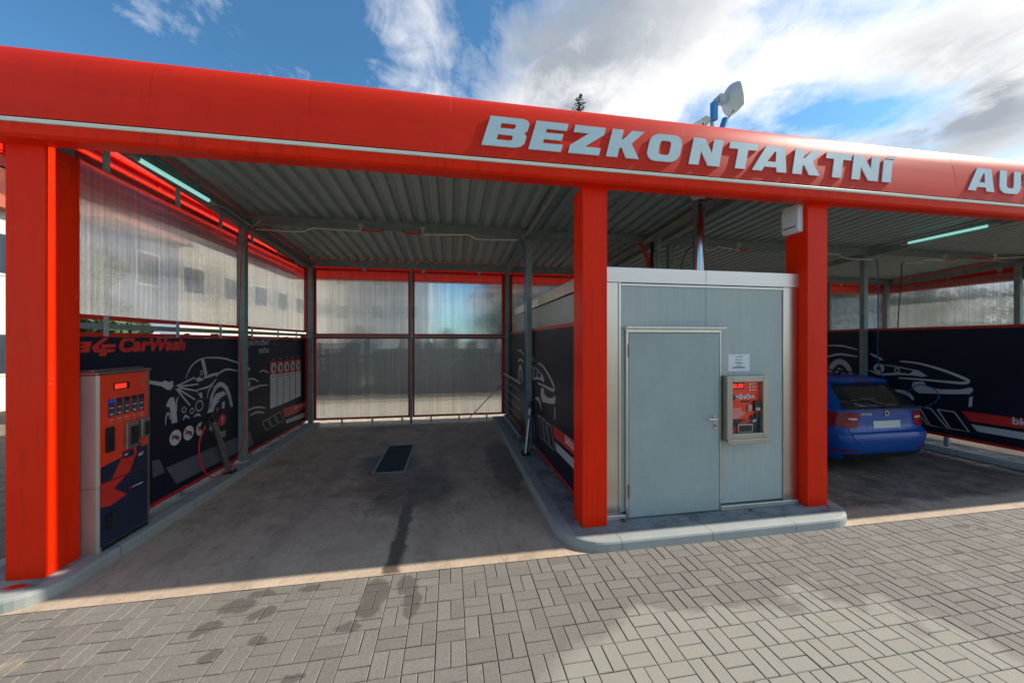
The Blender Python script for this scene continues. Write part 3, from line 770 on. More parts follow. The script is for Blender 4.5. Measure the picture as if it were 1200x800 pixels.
for k in range(12): m_.box(-2.1+k*1.4, -2.03+k*1.4, 9.205, 9.228, 3.76, 3.86)
m_.build('foot_bracket', 'galv_lt', bw)

# ------------------------------------------------------------------ printed banners
def wall_pt(u, v, X, org):
    p = onx(u, v, X); return (p[1], p[2])
class Art:
    part = None
    """flat artwork in a wall plane X=const; coords are (Y, z)"""
    def __init__(s, X, nx, clip): s.X = X; s.nx = nx; s.clip = clip; s.layers = {}
    def mbx(s, k): return s.layers.setdefault((s.part,)+tuple(k), MB())
    def grp(s, name): Art._n = getattr(Art, '_n', 0)+1; s.part = (name, Art._n)
    def pt(s, p, lay): return Vector((s.X+s.nx*(.0075+.0012*lay), p[0], p[1]))
    def poly(s, pts, key, lay=1):
        vs, fs = curve_fill([pts]); m_ = s.mbx((key, lay))
        m_.extend([s.pt((v.x, v.y), lay) for v in vs], fs)
    def loops(s, lps, key, lay=1):
        vs, fs = curve_fill(lps); s.mbx((key, lay)).extend([s.pt((v.x, v.y), lay) for v in vs], fs)
    def stroke(s, pts, w, key, lay=1, taper=True, closed=False, sub=4):
        P = [Vector(p) for p in pts]
        if closed: P = P+[P[0]]
        Q = []
        n = len(P)
        for i in range(n-1):
            p0 = P[max(i-1, 0)] if not closed else P[(i-1) % (n-1)]; p1 = P[i]; p2 = P[i+1]
            p3 = P[min(i+2, n-1)] if not closed else P[(i+2) % (n-1)]
            for k in range(sub):
                t = k/sub
                Q.append(.5*((2*p1)+(p2-p0)*t+(2*p0-5*p1+4*p2-p3)*t*t+(3*p1-p0-3*p2+p3)*t**3))
        Q.append(P[-1]); m_ = s.mbx((key, lay)); b = len(m_.v); L = len(Q)
        for i, q in enumerate(Q):
            d = (Q[min(i+1, L-1)]-Q[max(i-1, 0)]); d = d.normalized() if d.length > 1e-9 else Vector((1, 0))
            nn = Vector((-d.y, d.x)); f = i/(L-1)
            ww = w*(.35+.65*sin(pi*min(1, max(0, .08+f*.84)))) if taper else w
            m_.v.append(s.pt(q+nn*ww/2, lay)); m_.v.append(s.pt(q-nn*ww/2, lay))
        for i in range(L-1): m_.f.append((b+2*i, b+2*i+1, b+2*i+3, b+2*i+2))
    def disc(s, c, r, key, lay=1, n=24, rin=0):
        lp = [[(c[0]+r*cos(2*pi*k/n), c[1]+r*sin(2*pi*k/n)) for k in range(n)]]
        if rin: lp.append([(c[0]+rin*cos(2*pi*k/n), c[1]+rin*sin(2*pi*k/n)) for k in range(n)])
        s.loops(lp, key, lay)
    def text(s, t, size, p, key, lay=1, sgn=1, **k):
        m_ = s.mbx((key, lay)); add_text(m_, t, size, s.pt(p, lay), (0, sgn, 0), (0, 0, 1), (s.nx, 0, 0), **k)
    def fit(s, t, p0, y1, h, key, lay, bold=.05, shear=.2):
        vs, fs = text_mesh(t, 1.0, bold=bold, shear=shear, spacing=1.04); x0 = min(v.x for v in vs); x1 = max(v.x for v in vs)
        cap = max(v.y for v in vs); k = (y1-p0[0])/(x1-x0); kz = h/cap
        s.mbx((key, lay)).extend([s.pt((p0[0]+(v.x-x0)*k, p0[1]+v.y*kz), lay) for v in vs], fs)
    def build(s, root, names):
        heads = {}
        for (part, key, lay), m_ in sorted(s.layers.items(), key=lambda q: (q[0][0][1] if q[0][0] else 0, q[0][2])):
            # clip to the banner rectangle
            y0, y1, z0, z1 = s.clip
            bm = bmesh.new(); vv = [bm.verts.new(v) for v in m_.v]
            for f in m_.f:
                try: bm.faces.new([vv[i] for i in f])
                except ValueError: pass
            for co_, no_ in (((0, y0, 0), (0, -1, 0)), ((0, y1, 0), (0, 1, 0)), ((0, 0, z0), (0, 0, -1)), ((0, 0, z1), (0, 0, 1))):
                g = list(bm.verts)+list(bm.edges)+list(bm.faces)
                if g: bmesh.ops.bisect_plane(bm, geom=g, plane_co=co_, plane_no=no_, clear_outer=True)
            if not bm.faces: bm.free(); continue
            par = heads.get(part, root); off = wloc(par); me = bpy.data.meshes.new('art')
            for v in bm.verts: v.co -= off
            bm.to_mesh(me); bm.free()
            nm = names.get(key, 'printed_shape') if (part is None or part in heads) else part[0]
            me.name = nm; me.materials.append(M[key]); o = bpy.data.objects.new(nm, me); COL.objects.link(o); o.parent = par
            if part is not None and part not in heads: heads[part] = o
NAMES = {'print': 'car_drawing', 'print_dk': 'grey_stripe', 'print_lt': 'white_print', 'print_red': 'red_print', 'print_navy': 'navy_print'}
def banner(X, nx, y0, y1, z0, z1, label):
    Xb = X+nx*.010
    root = thing('banner', (Xb, (y0+y1)/2, z0), label, 'banner')
    m_ = MB(); m_.box(Xb-.0035, Xb+.0035, y0, y1, z0, z1); m_.build('sheet', 'navy', root)
    return root, Xb
# ---- left wall, front section (reads in +Y direction seen from +X side)
XLW = -3.40
def LP(zx, zy): return wall_pt(180+zx/5.716, 400+zy/5.716, XLW, 0)
r1, Xb = banner(XLW, 1, 3.948, 6.483, .192, 2.093, 'dark banner with car drawing and red lettering behind the red payment terminal')
A = Art(Xb-.003, 1, (3.955, 6.475, .20, 2.085))
A.poly([LP(*p) for p in ((-60, 258), (50, 272), (60, 260), (95, 272), (120, 262), (122, 300), (105, 325), (80, 322), (45, 300), (-60, 280))], 'print')
for q, w_ in (((268, 240), .020), ((292, 285), .020), ((290, 332), .022), ((268, 388), .022), ((235, 428), .022)):
    A.stroke([LP(133, 305), LP((133+q[0])/2, (305+q[1])/2), LP(*q)], w_, 'print', taper=False, sub=2)
A.stroke([LP(*p) for p in ((205, 248), (235, 180), (270, 140), (320, 113), (340, 112))], 0.020, 'print')
A.stroke([LP(*p) for p in ((335, 110), (400, 108), (470, 115), (550, 140), (612, 165), (640, 192))], 0.028, 'print')
A.poly([LP(*p) for p in ((308, 122), (330, 118), (352, 215), (335, 237), (322, 180))], 'print')
A.disc(LP(313, 210), .034, 'print', rin=.022); A.stroke([LP(325, 245), LP(380, 226), LP(422, 214)], 0.043, 'print')
A.poly([LP(*p) for p in ((265, 252), (300, 236), (328, 258), (290, 270))], 'print')
A.stroke([LP(*p) for p in ((410, 235), (440, 205), (490, 186), (555, 198))], 0.031, 'print')
A.stroke([LP(*p) for p in ((285, 322), (345, 308), (378, 290), (412, 250))], 0.031, 'print')
A.poly([LP(*p) for p in ((282, 354), (314, 338), (320, 380), (302, 375), (300, 358))], 'print')
A.stroke([LP(*p) for p in ((352, 380), (360, 330), (392, 290))], 0.019, 'print')
A.poly([LP(*p) for p in ((360, 440), (372, 370), (400, 300), (430, 270), (462, 275), (490, 305), (510, 360), (525, 435), (508, 438), (492, 370), (470, 320), (445, 300), (420, 310), (395, 350), (378, 410), (370, 450))], 'print')
A.poly([LP(*p) for p in ((350, 480), (372, 410), (410, 350), (460, 332), (480, 352), (440, 378), (405, 420), (388, 470))], 'print')
A.stroke([LP(*p) for p in ((390, 470), (405, 425), (435, 395))], 0.019, 'print'); A.stroke([LP(415, 468), LP(420, 450), LP(428, 442)], 0.019, 'print')
A.poly([LP(*p) for p in ((452, 405), (470, 400), (466, 450), (448, 446))], 'print')
A.poly([LP(*p) for p in ((72, 435), (85, 400), (100, 378), (125, 370), (138, 420), (150, 540), (112, 550), (106, 490), (98, 440))], 'print')
A.stroke([LP(*p) for p in ((70, 560), (75, 500), (90, 480), (105, 522))], 0.022, 'print'); A.stroke([LP(*p) for p in ((145, 465), (144, 405), (158, 368))], 0.019, 'print')
A.disc(LP(195, 458), .040, 'print', rin=.027); A.disc(LP(248, 465), .040, 'print', rin=.027); A.disc(LP(298, 430), .078, 'print', rin=.062)
for a in (((190, 525), (205, 497), (230, 515)), ((262, 502), (290, 488), (306, 500))): A.stroke([LP(*p) for p in a], 0.031, 'print')
for (cx, cy, r_) in ((137, 643, .120), (226, 612, .118), (307, 585, .116), (386, 557, .112)):
    A.grp('pictogram'); c_ = LP(cx, cy); A.disc(c_, r_*.80, 'print_lt', 1)
    # a dark object with a red slash over it
    A.stroke([(c_[0]-.06, c_[1]-.01), (c_[0]-.02, c_[1]+.02), (c_[0]+.03, c_[1]-.02), (c_[0]+.06, c_[1]+.005)], .035, 'print_navy', 2, sub=3)
    A.disc((c_[0]+.008, c_[1]+.004), .024, 'print_navy', 2, 10)
    A.stroke([(c_[0]-.064, c_[1]+.054), c_, (c_[0]+.064, c_[1]-.054)], .015, 'print_red', 3, taper=False, sub=1)
A.grp('warning_sign'); c_ = LP(453, 525); A.disc(c_, .088, 'print_red', 1); A.stroke([(c_[0], c_[1]+.055), (c_[0], c_[1]-.01)], .022, 'print_lt', 2, taper=False, sub=1); A.disc((c_[0], c_[1]-.038), .013, 'print_lt', 2, 10)
for k in range(4): A.stroke([LP(428, 610+k*11), LP(475, 598+k*11)], .012, 'print', 1, taper=False, sub=1)
def PW(u, v): return wall_pt(u, v, XLW, 0)
A.grp('stripe')
A.poly([PW(192.5, 548), PW(291, 505.5), PW(296.5, 519.8), PW(205, 567)], 'print_dk', 2)
A.grp('stripe'); A.poly([PW(176, 540), PW(185, 538), PW(191.5, 553), PW(177, 560)], 'print_dk', 2)
# logo: slanted letters; K with a long flag stroke
def L8(x, y): return wall_pt(90+x/8.571, 385+y/8.571, XLW+.01, 0)
A.grp('emblem')
A.loops([[L8(*p) for p in ((-20, 132), (142, 130), (134, 170), (124, 186), (120, 238), (-35, 242))], [L8(*p) for p in ((22, 158), (62, 156), (60, 167), (22, 169))], [L8(*p) for p in ((18, 198), (58, 197), (56, 210), (18, 211))]], 'print_red', 2)
A.grp('emblem'); A.poly([L8(*p) for p in ((262, 88), (325, 86), (205, 178), (232, 215), (228, 240), (165, 240), (138, 184))], 'print_red', 3)
A.grp('emblem'); A.poly([L8(*p) for p in ((240, 158), (388, 152), (380, 185), (278, 192), (272, 205), (378, 203), (368, 232), (300, 238), (282, 275), (212, 275), (232, 222))], 'print_red', 2)
A.grp('lettering'); A.fit('CarWash', L8(415, 226), L8(1085, 200)[0], .150, 'print_red', 2, bold=.06, shear=.22)
A.build(r1, NAMES)
# ---- left wall, rear section
r2, Xb = banner(XLW, 1, 6.608, 9.172, .192, 2.093, 'dark banner with price columns and small print at rear of left wall')
A = Art(Xb-.003, 1, (6.615, 9.165, .20, 2.085))
A.stroke([LP(*p) for p in ((590, 150), (612, 165), (640, 192))], .045, 'print')
A.grp('lettering'); A.text('JAK POUŽÍVAT', .115, (PW(314.5, 405)[0], PW(314, 404)[1]), 'print', 1, align='RIGHT', bold=.003, spacing=.9)
A.text('MYČKU', .115, (PW(314.5, 412)[0], PW(314, 413)[1]), 'print', 1, align='RIGHT', bold=.003, spacing=.9)
for i, (a, b_) in enumerate(((775, 820), (824, 863), (867, 905), (909, 944), (948, 980))):
    ta, tb = 450-i*17.5, 433-i*17.5
    A.grp('program_column'); t1a = 135-i*4.2; t2a = 222-i*5.5
    A.poly([LP(a, t2a), LP(b_, t2a-4), LP(b_, tb), LP(a, ta)], 'print_lt', 1)
    A.poly([LP(a, t1a), LP(b_, t1a-3), LP(b_, t2a-5), LP(a, t2a-1)], 'print_red', 1)
    c_ = LP((a+b_)/2, (t1a+t2a)/2); A.disc(c_, .105, 'print_lt', 2); A.disc((c_[0]+.015, c_[1]-.01), .05, 'print_navy', 3, 9)
    A.stroke([(c_[0]-.04, c_[1]+.07), (c_[0]+.02, c_[1]-.02), (c_[0], c_[1]-.09)], .03, 'print_navy', 3, sub=2)
    q = LP((a+b_)/2, t1a-16); A.disc(q, .02, 'print', 1, 8)
    yl, yr = LP(a, 300)[0]+.03, LP(b_, 300)[0]-.03; top = LP(a, t2a)[1]-.05; bot = LP(b_, tb)[1]+.05
    A.stroke([(yl+.03, top), (yr-.03, top+.0)], .018, 'print_red', 2, taper=False, sub=1)
    z_ = top-.06
    while z_ > bot:
        A.stroke([(yl, z_), (yl+(yr-yl)*R.uniform(.6, 1), z_)], .009, 'print', 2, taper=False, sub=1); z_ -= .032
A.part = None
for (x0, y0, x1, y1) in ((615, 330, 690, 310), (620, 462, 745, 445), (640, 495, 735, 478), (700, 205, 765, 212), (610, 258, 700, 268)):
    A.stroke([LP(x0, y0), LP((x0+x1)/2, (y0+y1)/2-14), LP(x1, y1)], .03, 'print')
A.stroke([LP(*p) for p in ((612, 325), (650, 322), (690, 300), (760, 290))], .035, 'print'); A.disc(LP(630, 285), .05, 'print')
for k in range(3):
    a = 722+k*42; A.stroke([LP(a, 540-k*24), LP(a+26, 595-k*24), LP(a+62, 575-k*24), LP(a+36, 518-k*24)], .012, 'print', closed=True, taper=False, sub=1)
A.grp('stripe'); A.poly([LP(857, 455), LP(1024, 393), LP(1024, 446), LP(875, 507)], 'print_red', 2); A.grp('stripe'); A.poly([LP(880, 527), LP(1024, 466), LP(1024, 500), LP(884, 548)], 'print', 2)
A.grp('stripe'); A.poly([LP(560, 640), LP(638, 603), LP(667, 685), LP(600, 722)], 'print_dk', 1)
A.text('bkfcarwash.cz', .10, (LP(940, 455)[0], LP(940, 455)[1]), 'print_lt', 3, bold=.002)
A.text('bkf wash', .07, (LP(800, 28)[0], LP(800, 28)[1]), 'print_red', 1); A.text('premium', .07, (LP(880, 26)[0], LP(880, 26)[1]), 'print_dk', 1)
A.build(r2, NAMES)
# ---- partition artwork (traced on the banner beside the blue car, reused on the other partition)
def carside(A, P, dy=0, sc=1., txt=True, full=False):
    Q = lambda x, y: (lambda p: (p[0]*1+dy, p[1]*sc))(wall_pt(960+x/3.6375, 380+y/3.6375, 9.11, 0))
    A.stroke([Q(*p) for p in ((345, 157), (420, 165), (520, 192), (600, 222), (636, 240), (618, 250), (560, 246), (450, 236), (340, 228))], .05, 'print')
    A.poly([Q(*p) for p in ((395, 262), (402, 245), (445, 243), (462, 266), (520, 277), (600, 277), (652, 268), (658, 280), (645, 296), (560, 297), (425, 292), (403, 278))], 'print')
    A.poly([Q(*p) for p in ((641, 312), (656, 305), (652, 350), (637, 350))], 'print')
    A.stroke([Q(*p) for p in ((215, 195), (260, 212), (340, 210), (400, 215))], .045, 'print')
    A.poly([Q(*p) for p in ((385, 212), (400, 198), (425, 196), (462, 220), (440, 223), (410, 218))], 'print')
    A.stroke([Q(*p) for p in ((270, 172), (320, 178), (380, 190), (425, 198))], .02, 'print')
    A.disc(Q(255, 187), .10, 'print', rin=.045); A.disc(Q(333, 195), .05, 'print', rin=.03)
    A.stroke([Q(218, 125), Q(245, 137), Q(272, 152)], .05, 'print')
    A.stroke([Q(*p) for p in ((35, 90), (100, 92), (165, 108))], .04, 'print'); A.stroke([Q(*p) for p in ((35, 138), (90, 127), (165, 138))], .05, 'print')
    A.stroke([Q(*p) for p in ((40, 225), (55, 180), (85, 158), (118, 175), (140, 218))], .13, 'print')
    A.stroke([Q(*p) for p in ((62, 232), (85, 190), (112, 215))], .05, 'print')
    A.stroke([Q(*p) for p in ((300, 282), (350, 285), (385, 300), (402, 322))], .07, 'print')
    for pts in (((425, 350), (475, 357), (550, 445), (475, 430)), ((505, 362), (577, 373), (640, 457), (560, 443)), ((345, 340), (395, 346), (465, 428), (405, 418))):
        A.stroke([Q(*p) for p in pts], .022, 'print', closed=True, taper=False, sub=1)
    yr = 3.9
    A.grp('stripe')
    a, b_, c_, d_ = Q(605, 367), Q(873, 402), Q(873, 445), Q(645, 412)
    def ex(p, q): # extend line p->q to y=yr
        t = (yr-p[0])/(q[0]-p[0]); return (yr, p[1]+t*(q[1]-p[1]))
    A.poly([a, ex(a, b_), ex(d_, c_), d_], 'print_red', 2)
    a, b_, c_, d_ = Q(648, 425), Q(873, 460), Q(873, 490), Q(675, 456)
    A.poly([a, ex(a, b_), ex(d_, c_), d_], 'print', 2)
    p = Q(823, 423)
    A.text('bkfcarwash.cz', .16, (p[0], p[1]), 'print_lt', 3, sgn=-1, bold=.004)
def partition_banner(X, y0, y1, z0, z1, label, dy, sc):
    r_, Xb = banner(X, -1, y0, y1, z0, z1, label)
    A = Art(Xb+.003, -1, (y0+.007, y1-.007, z0+.008, z1-.008)); carside(A, None, dy, sc); A.build(r_, NAMES)
    return r_
partition_banner(9.12, 3.948, 6.483, .322, 2.283, 'dark banner with headlight outline and red stripe right of the blue car', 0, 1)
partition_banner(9.12, 6.608, 9.172, .322, 2.283, 'dark banner with grey wheel arch outline seen above the blue car roof', 0, 1)
partition_banner(1.515, 3.948, 6.483, .207, 2.238, 'dark banner with bumper outline between red pillar and grey post', .15, 1.02)
partition_banner(1.515, 6.608, 9.172, .207, 2.238, 'dark banner at rear right of the empty bay behind the grey gate', .6, .95)

# ------------------------------------------------------------------ technical cabin
cab = thing('technical_cabin', (2.9, 6.3, .1), 'grey panelled technical cabin with brushed steel trim between two red pillars', 'cabin')
CX0, CX1, CYF, CYB, CZT = 1.60, 4.145, 3.70, 8.95, 2.868
mb = MB(); mb.box(1.857, 2.9085, CYF+.006, CYF+.06, .165, 2.672); mb.box(2.9135, 3.940, CYF+.006, CYF+.06, .165, 2.672); mb.box(CX0+.03, CX1-.03, CYF+.065, CYF+.09, .1, 2.70)
mb.build('front_panel', 'cabin', cab)
mb = MB()
for k in range(4):
    a = CYF+.10+k*1.28; mb.box(CX0, CX0+.05, a+.003, a+1.277, .12, 2.68); mb.box(CX1-.05, CX1, a+.003, a+1.277, .12, 2.68)
mb.box(CX0+.06, CX1-.06, CYB-.05, CYB, .12, 2.68)
mb.build('side_panel', 'cabin', cab)
mb = MB(); mb.box(CX0-.012, 2.898, CYF-.012, CYF+.05, 2.702, CZT); mb.box(2.901, CX1+.012, CYF-.012, CYF+.05, 2.702, CZT)
mb.box(CX0-.012, CX0+.04, CYF+.052, CYB, 2.702, CZT); mb.box(CX1-.04, CX1+.012, CYF+.052, CYB, 2.702, CZT)
mb.build('cap_trim', 'steel_h', cab, bevel=.004)
mb = MB(); mb.box(CX0+.05, CX1-.05, CYF+.055, CYB, 2.80, 2.83); mb.build('roof', 'galv_lt', cab)
mb = MB(); mb.box(1.857, 3.942, CYF-.008, CYF+.004, 2.668, 2.692); mb.build('head_trim', 'steel_h', cab, bevel=.002)
mb = MB(); mb.box(CX0-.004, 1.822, CYF-.004, CYF+.05, .15, 2.700); mb.box(1.824, 1.855, CYF-.010, CYF+.05, .15, 2.700); mb.build('corner_trim', 'steel', cab, bevel=.004)
mb = MB(); mb.box(3.972, CX1+.004, CYF-.004, CYF+.05, .15, 2.700); mb.box(3.942, 3.970, CYF-.010, CYF+.05, .15, 2.700); mb.build('corner_trim', 'steel', cab, bevel=.004)
mb = MB(); mb.box(CX0, 1.900, CYF-.03, CYF+.05, .0945, .148); mb.build('sill', 'steel_h', cab, bevel=.006)
mb = MB(); mb.box(3.084, CX1, CYF-.03, CYF+.05, .0945, .148); mb.build('sill', 'steel_h', cab, bevel=.006)
# door
mb = MB(); mb.box(1.902, 3.100-.015, CYF-.03, CYF-.001, 2.150, 2.185); mb.box(1.902, 1.930, CYF-.030, CYF-.001, .10, 2.149); mb.box(3.063, 3.082, CYF-.030, CYF-.001, .10, 2.149)
dfr = mb.build('door_frame', 'steel', cab, bevel=.003)
mb = MB(); mb.box(1.885, 3.115, CYF-.085, CYF-.031, 2.197, 2.212); mb.box(1.885, 3.115, CYF-.034, CYF-.001, 2.187, 2.196); mb.build('drip_ledge', 'steel_h', dfr)
mb = MB(); mb.box(1.932, 3.061, CYF-.026, CYF+.002, .108, 2.146); mb.box(1.940, 3.053, CYF-.031, CYF-.026, .116, 2.138)
dl = mb.build('door', 'door', cab, bevel=.002)
mb = MB(); mb.box(2.975, 3.012, CYF-.040, CYF-.032, 1.035, 1.205)
pl_ = mb.build('handle_plate', 'steel', dl, bevel=.003)
mb = MB(); mb.tube([(2.993, CYF-.038, 1.165), (2.993, CYF-.085, 1.165), (2.975, CYF-.092, 1.167), (2.872, CYF-.092, 1.170)], .010, 10); mb.build('handle', 'chrome', dl, smooth=True)
mb = MB(); mb.lathe([(.010, -.0), (.010, -.006)], 2.993, CYF-.040, 12, 1.085, 'y'); mb.build('keyhole', 'dark', dl)
for z_ in (.40, 1.95):
    mb = MB(); mb.tube([(1.934, CYF-.040, z_-.07), (1.934, CYF-.040, z_+.07)], .009, 8); mb.build('hinge', 'steel_dk', dl)

# ------------------------------------------------------------------ wall payment terminal
T0, T1, TZ0, TZ1 = 3.105, 3.645, .905, 1.655; TY = CYF-.10
wt = thing('wall_terminal', (3.37, CYF-.04, .9), 'small red payment terminal in a steel frame on the grey cabin wall', 'payment terminal')
mb = MB(); mb.box(T0, T0+.07, TY, CYF-.001+.004, TZ0, TZ1); mb.box(T1-.07, T1, TY, CYF+.003, TZ0, TZ1); mb.box(T0+.07, T1-.07, TY, CYF+.003, TZ1-.07, TZ1); mb.box(T0+.07, T1-.07, TY, CYF+.003, TZ0, TZ0+.09)
mb.build('housing', 'steel_soft2', wt, bevel=.006)
mb = MB(); mb.box(T0-.004, T1+.004, TY-.018, TY-.001, TZ0-.03, TZ0+.03); mb.build('bottom_lip', 'steel_soft2', wt, bevel=.008)
mb = MB(); mb.box(T0+.072, T1-.072, TY+.05, TY+.06, 1.15, TZ1-.072)
fr = mb.build('front_plate', 'term_red', wt)
FY = TY+.049
def yrect(m_, x0, x1, z0, z1, d=.001, yy=None):
    yy = FY if yy is None else yy
    m_.box(x0, x1, yy-d, yy, z0, z1)
mb = MB(); mb.box(T0+.072, T1-.072, TY+.05, TY+.06, TZ0+.092, 1.149); lo = mb.build('lower_plate', 'print_navy', wt)
mb = MB(); mb.prism([(0, 0), (.09, 0), (.30, .148), (.19, .148), (.0, .02)], (T0+.073, FY, TZ0+.094), (1, 0, 0), (0, 0, 1), (0, -1, 0), 0, .001); mb.build('red_print', 'print_red', lo)
mb = MB(); mb.box(T0+.16, T0+.36, FY-.02, FY-.0015, TZ0+.094, TZ0+.19); mb.build('coin_return', 'steel_dk', lo, bevel=.004)
mb = MB(); mb.box(T0+.175, T0+.345, FY-.022, FY-.021, TZ0+.105, TZ0+.175); mb.build('return_flap', 'dark', lo)
mb = MB(); add_text(mb, 'bkf', .04, (T1-.17, FY-.002, 1.115), (1, 0, 0), (0, 0, 1), bold=.0015, shear=.3); mb.build('white_print', 'print_lt', lo)
mb = MB(); yrect(mb, T0+.085, T0+.255, 1.50, 1.575, .004); dsp = mb.build('display', 'dark', fr)
mb = MB(); add_text(mb, '00.00', .068, (T0+.092, FY-.0055, 1.514), (1, 0, 0), (0, 0, 1), bold=.001); mb.build('digits', 'glow', dsp)
mb = MB(); add_text(mb, 'MĚNIČKA', .062, (T0+.150, FY-.002, 1.385), (1, 0, 0), (0, 0, 1), bold=.0015, spacing=.85)
for k in range(4):
    yrect(mb, T0+.09, T0+.09+R.uniform(.12, .19), 1.27-k*.022, 1.276-k*.022)
for k in range(3): yrect(mb, T0+.09, T0+.24-.03*k, 1.19-k*.014, 1.194-k*.014)
for k in range(3): yrect(mb, T0+.36, T0+.43, 1.555-k*.035, 1.562-k*.035)
mb.build('white_print', 'print_lt', fr)
mb = MB()
for k in range(3): mb.lathe([(.010, 0), (.010, -.004)], T0+.335, FY, 10, 1.555-k*.035, 'y')
mb.build('button', 'steel', fr)
mb = MB(); mb.lathe([(.035, 0), (.033, -.006)], T0+.105, FY, 16, 1.40, 'y'); mb.box(T0+.22, T0+.33, FY-.008, FY, 1.345, 1.362); mb.build('coin_slot', 'dark', fr)
mb = MB(); mb.box(T0+.375, T0+.455, FY-.03, FY, 1.24, 1.36); cr = mb.build('card_reader', 'dark', fr, bevel=.005)
mb = MB(); mb.box(T0+.385, T0+.445, FY-.0315, FY-.0305, 1.25, 1.285); mb.build('reader_lip', 'steel_dk', cr)
mb = MB(); mb.box(T0+.30, T0+.355, FY-.015, FY, 1.24, 1.315); mb.build('button_plate', 'steel_dk', fr, bevel=.003)
mb = MB(); mb.lathe([(.03, 0), (.028, -.012)], T0+.36, FY, 14, 1.165, 'y'); mb.box(T0+.395, T0+.45, FY-.018, FY, 1.155, 1.22); mb.build('banknote_slot', 'dark', fr)
nt_ = thing('paper_notice', (3.345, CYF, 1.69), 'white printed paper notice taped above the wall terminal', 'notice')
mb = MB(); mb.box(3.205, 3.488, CYF+.0035, CYF+.0055, 1.70, 1.90); sh_ = mb.build('sheet', 'paper', nt_)
mb = MB()
for (z_, a, b_) in ((1.868, 3.29, 3.40), (1.832, 3.295, 3.39), (1.803, 3.29, 3.38), (1.790, 3.30, 3.40), (1.765, 3.31, 3.37), (1.747, 3.27, 3.42), (1.737, 3.25, 3.43)):
    mb.box(a, b_, CYF+.0020, CYF+.0030, z_, z_+.006)
mb.build('print_lines', 'print_navy', nt_)

# ------------------------------------------------------------------ free-standing payment terminal (front faces +X)
TX = -3.18; Y0, Y1 = 3.885, 4.445
ft = thing('payment_terminal', (-3.28, 4.17, .0945), 'tall red and navy self service payment terminal beside the left red pillar', 'payment terminal')
SX0 = -3.372
mb = MB(); mb.box(SX0, TX-.012, Y0, Y1, .12, 1.745); mb.build('body', 'steel_dk', ft, bevel=.01)
mb = MB()
for z0_, z1_ in ((.0945, .70), (.704, 1.735)):
    mb.prism([(SX0, Y0-.001), (SX0+.01, Y0-.012), (TX-.06, Y0-.012), (TX-.02, Y0-.006), (TX-.004, Y0+.012), (TX-.004, Y0+.03), (SX0, Y0+.03)], (0, 0, z0_), (1, 0, 0), (0, 1, 0), (0, 0, 1), 0, z1_-z0_)
mb.build('side_cover', 'steel_soft', ft, smooth=True)
mb = MB(); mb.box(SX0-.01, TX+.01, Y0-.022, Y1+.012, 1.742, 1.768); mb.box(SX0+.01, TX-.05, Y0+.01, Y1-.01, 1.768, 1.785); mb.build('top_cover', 'steel_dk', ft, bevel=.006)
mb = MB(); mb.box(TX-.02, TX-.002, Y1-.022, Y1+.004, .12, 1.74); mb.build('edge_trim', 'steel_dk', ft)
mb = MB(); mb.box(SX0+.02, TX-.005, Y0+.02, Y1-.01, .0945, .135); mb.build('plinth', 'dark', ft)
ya, yb = Y0+.014, Y1-.025
mb = MB(); mb.box(TX-.011, TX, ya, yb, .735, 1.735); up = mb.build('upper_door', 'term_red', ft)
mb = MB(); mb.box(TX-.011, TX, ya, yb, .15, .728); lw_ = mb.build('lower_door', 'print_navy', ft)
def xr(m_, y0, y1, z0, z1, d=.0012, x=TX): m_.box(x+.0002, x+d, y0, y1, z0, z1)
def xpoly(m_, pts, d=.0012, x=TX): m_.prism(pts, (x, 0, 0), (0, 1, 0), (0, 0, 1), (1, 0, 0), .0002, d)
def tp(u, v): p = onx(u, v, TX); return (min(max(p[1], ya+.001), yb-.001), min(p[2], 1.73))
# navy / red graphics
def tz(zx, zy): return tp(90+zx/6.67, 530+zy/6.667)
mb = MB(); xpoly(mb, [(ya+.001, .737), (yb-.001, .737), (yb-.001, .965), (ya+.001, .885)]); g1 = mb.build('navy_print', 'print_navy', up)
mb = MB(); xpoly(mb, [(ya+.11, .738), (ya+.30, .738), (ya+.40, .945), (ya+.22, .915)], .0022); mb.build('red_print', 'print_red', up)
mb = MB(); xpoly(mb, [(ya+.001, .52), (ya+.001, .727), (ya+.27, .727), (ya+.13, .645), (ya+.27, .535), (ya+.10, .495)], .0022); mb.build('red_print', 'print_red', lw_)
mb = MB(); xr(mb, ya+.34, ya+.46, .575, .583, .002); mb.build('white_print', 'print_lt', lw_)
mb = MB(); xr(mb, ya+.30, ya+.335, .571, .586, .002); mb.build('red_mark', 'print_red', lw_)
mb = MB(); xr(mb, ya+.05, ya+.10, .29, .42, .02); mb.build('handle', 'dark', lw_)
mb = MB(); xr(mb, ya+.045, ya+.115, 1.01, 1.24, .024); mb.build('handle', 'dark', up)
mb = MB(); xr(mb, ya+.13, ya+.30, 1.585, 1.650, .004); dsp = mb.build('display', 'dark', up)
mb = MB(); add_text(mb, '8888', .066, (TX+.0055, ya+.137, 1.595), (0, 1, 0), (0, 0, 1), bold=.0015, spacing=.95); mb.build('digits', 'glow', dsp)
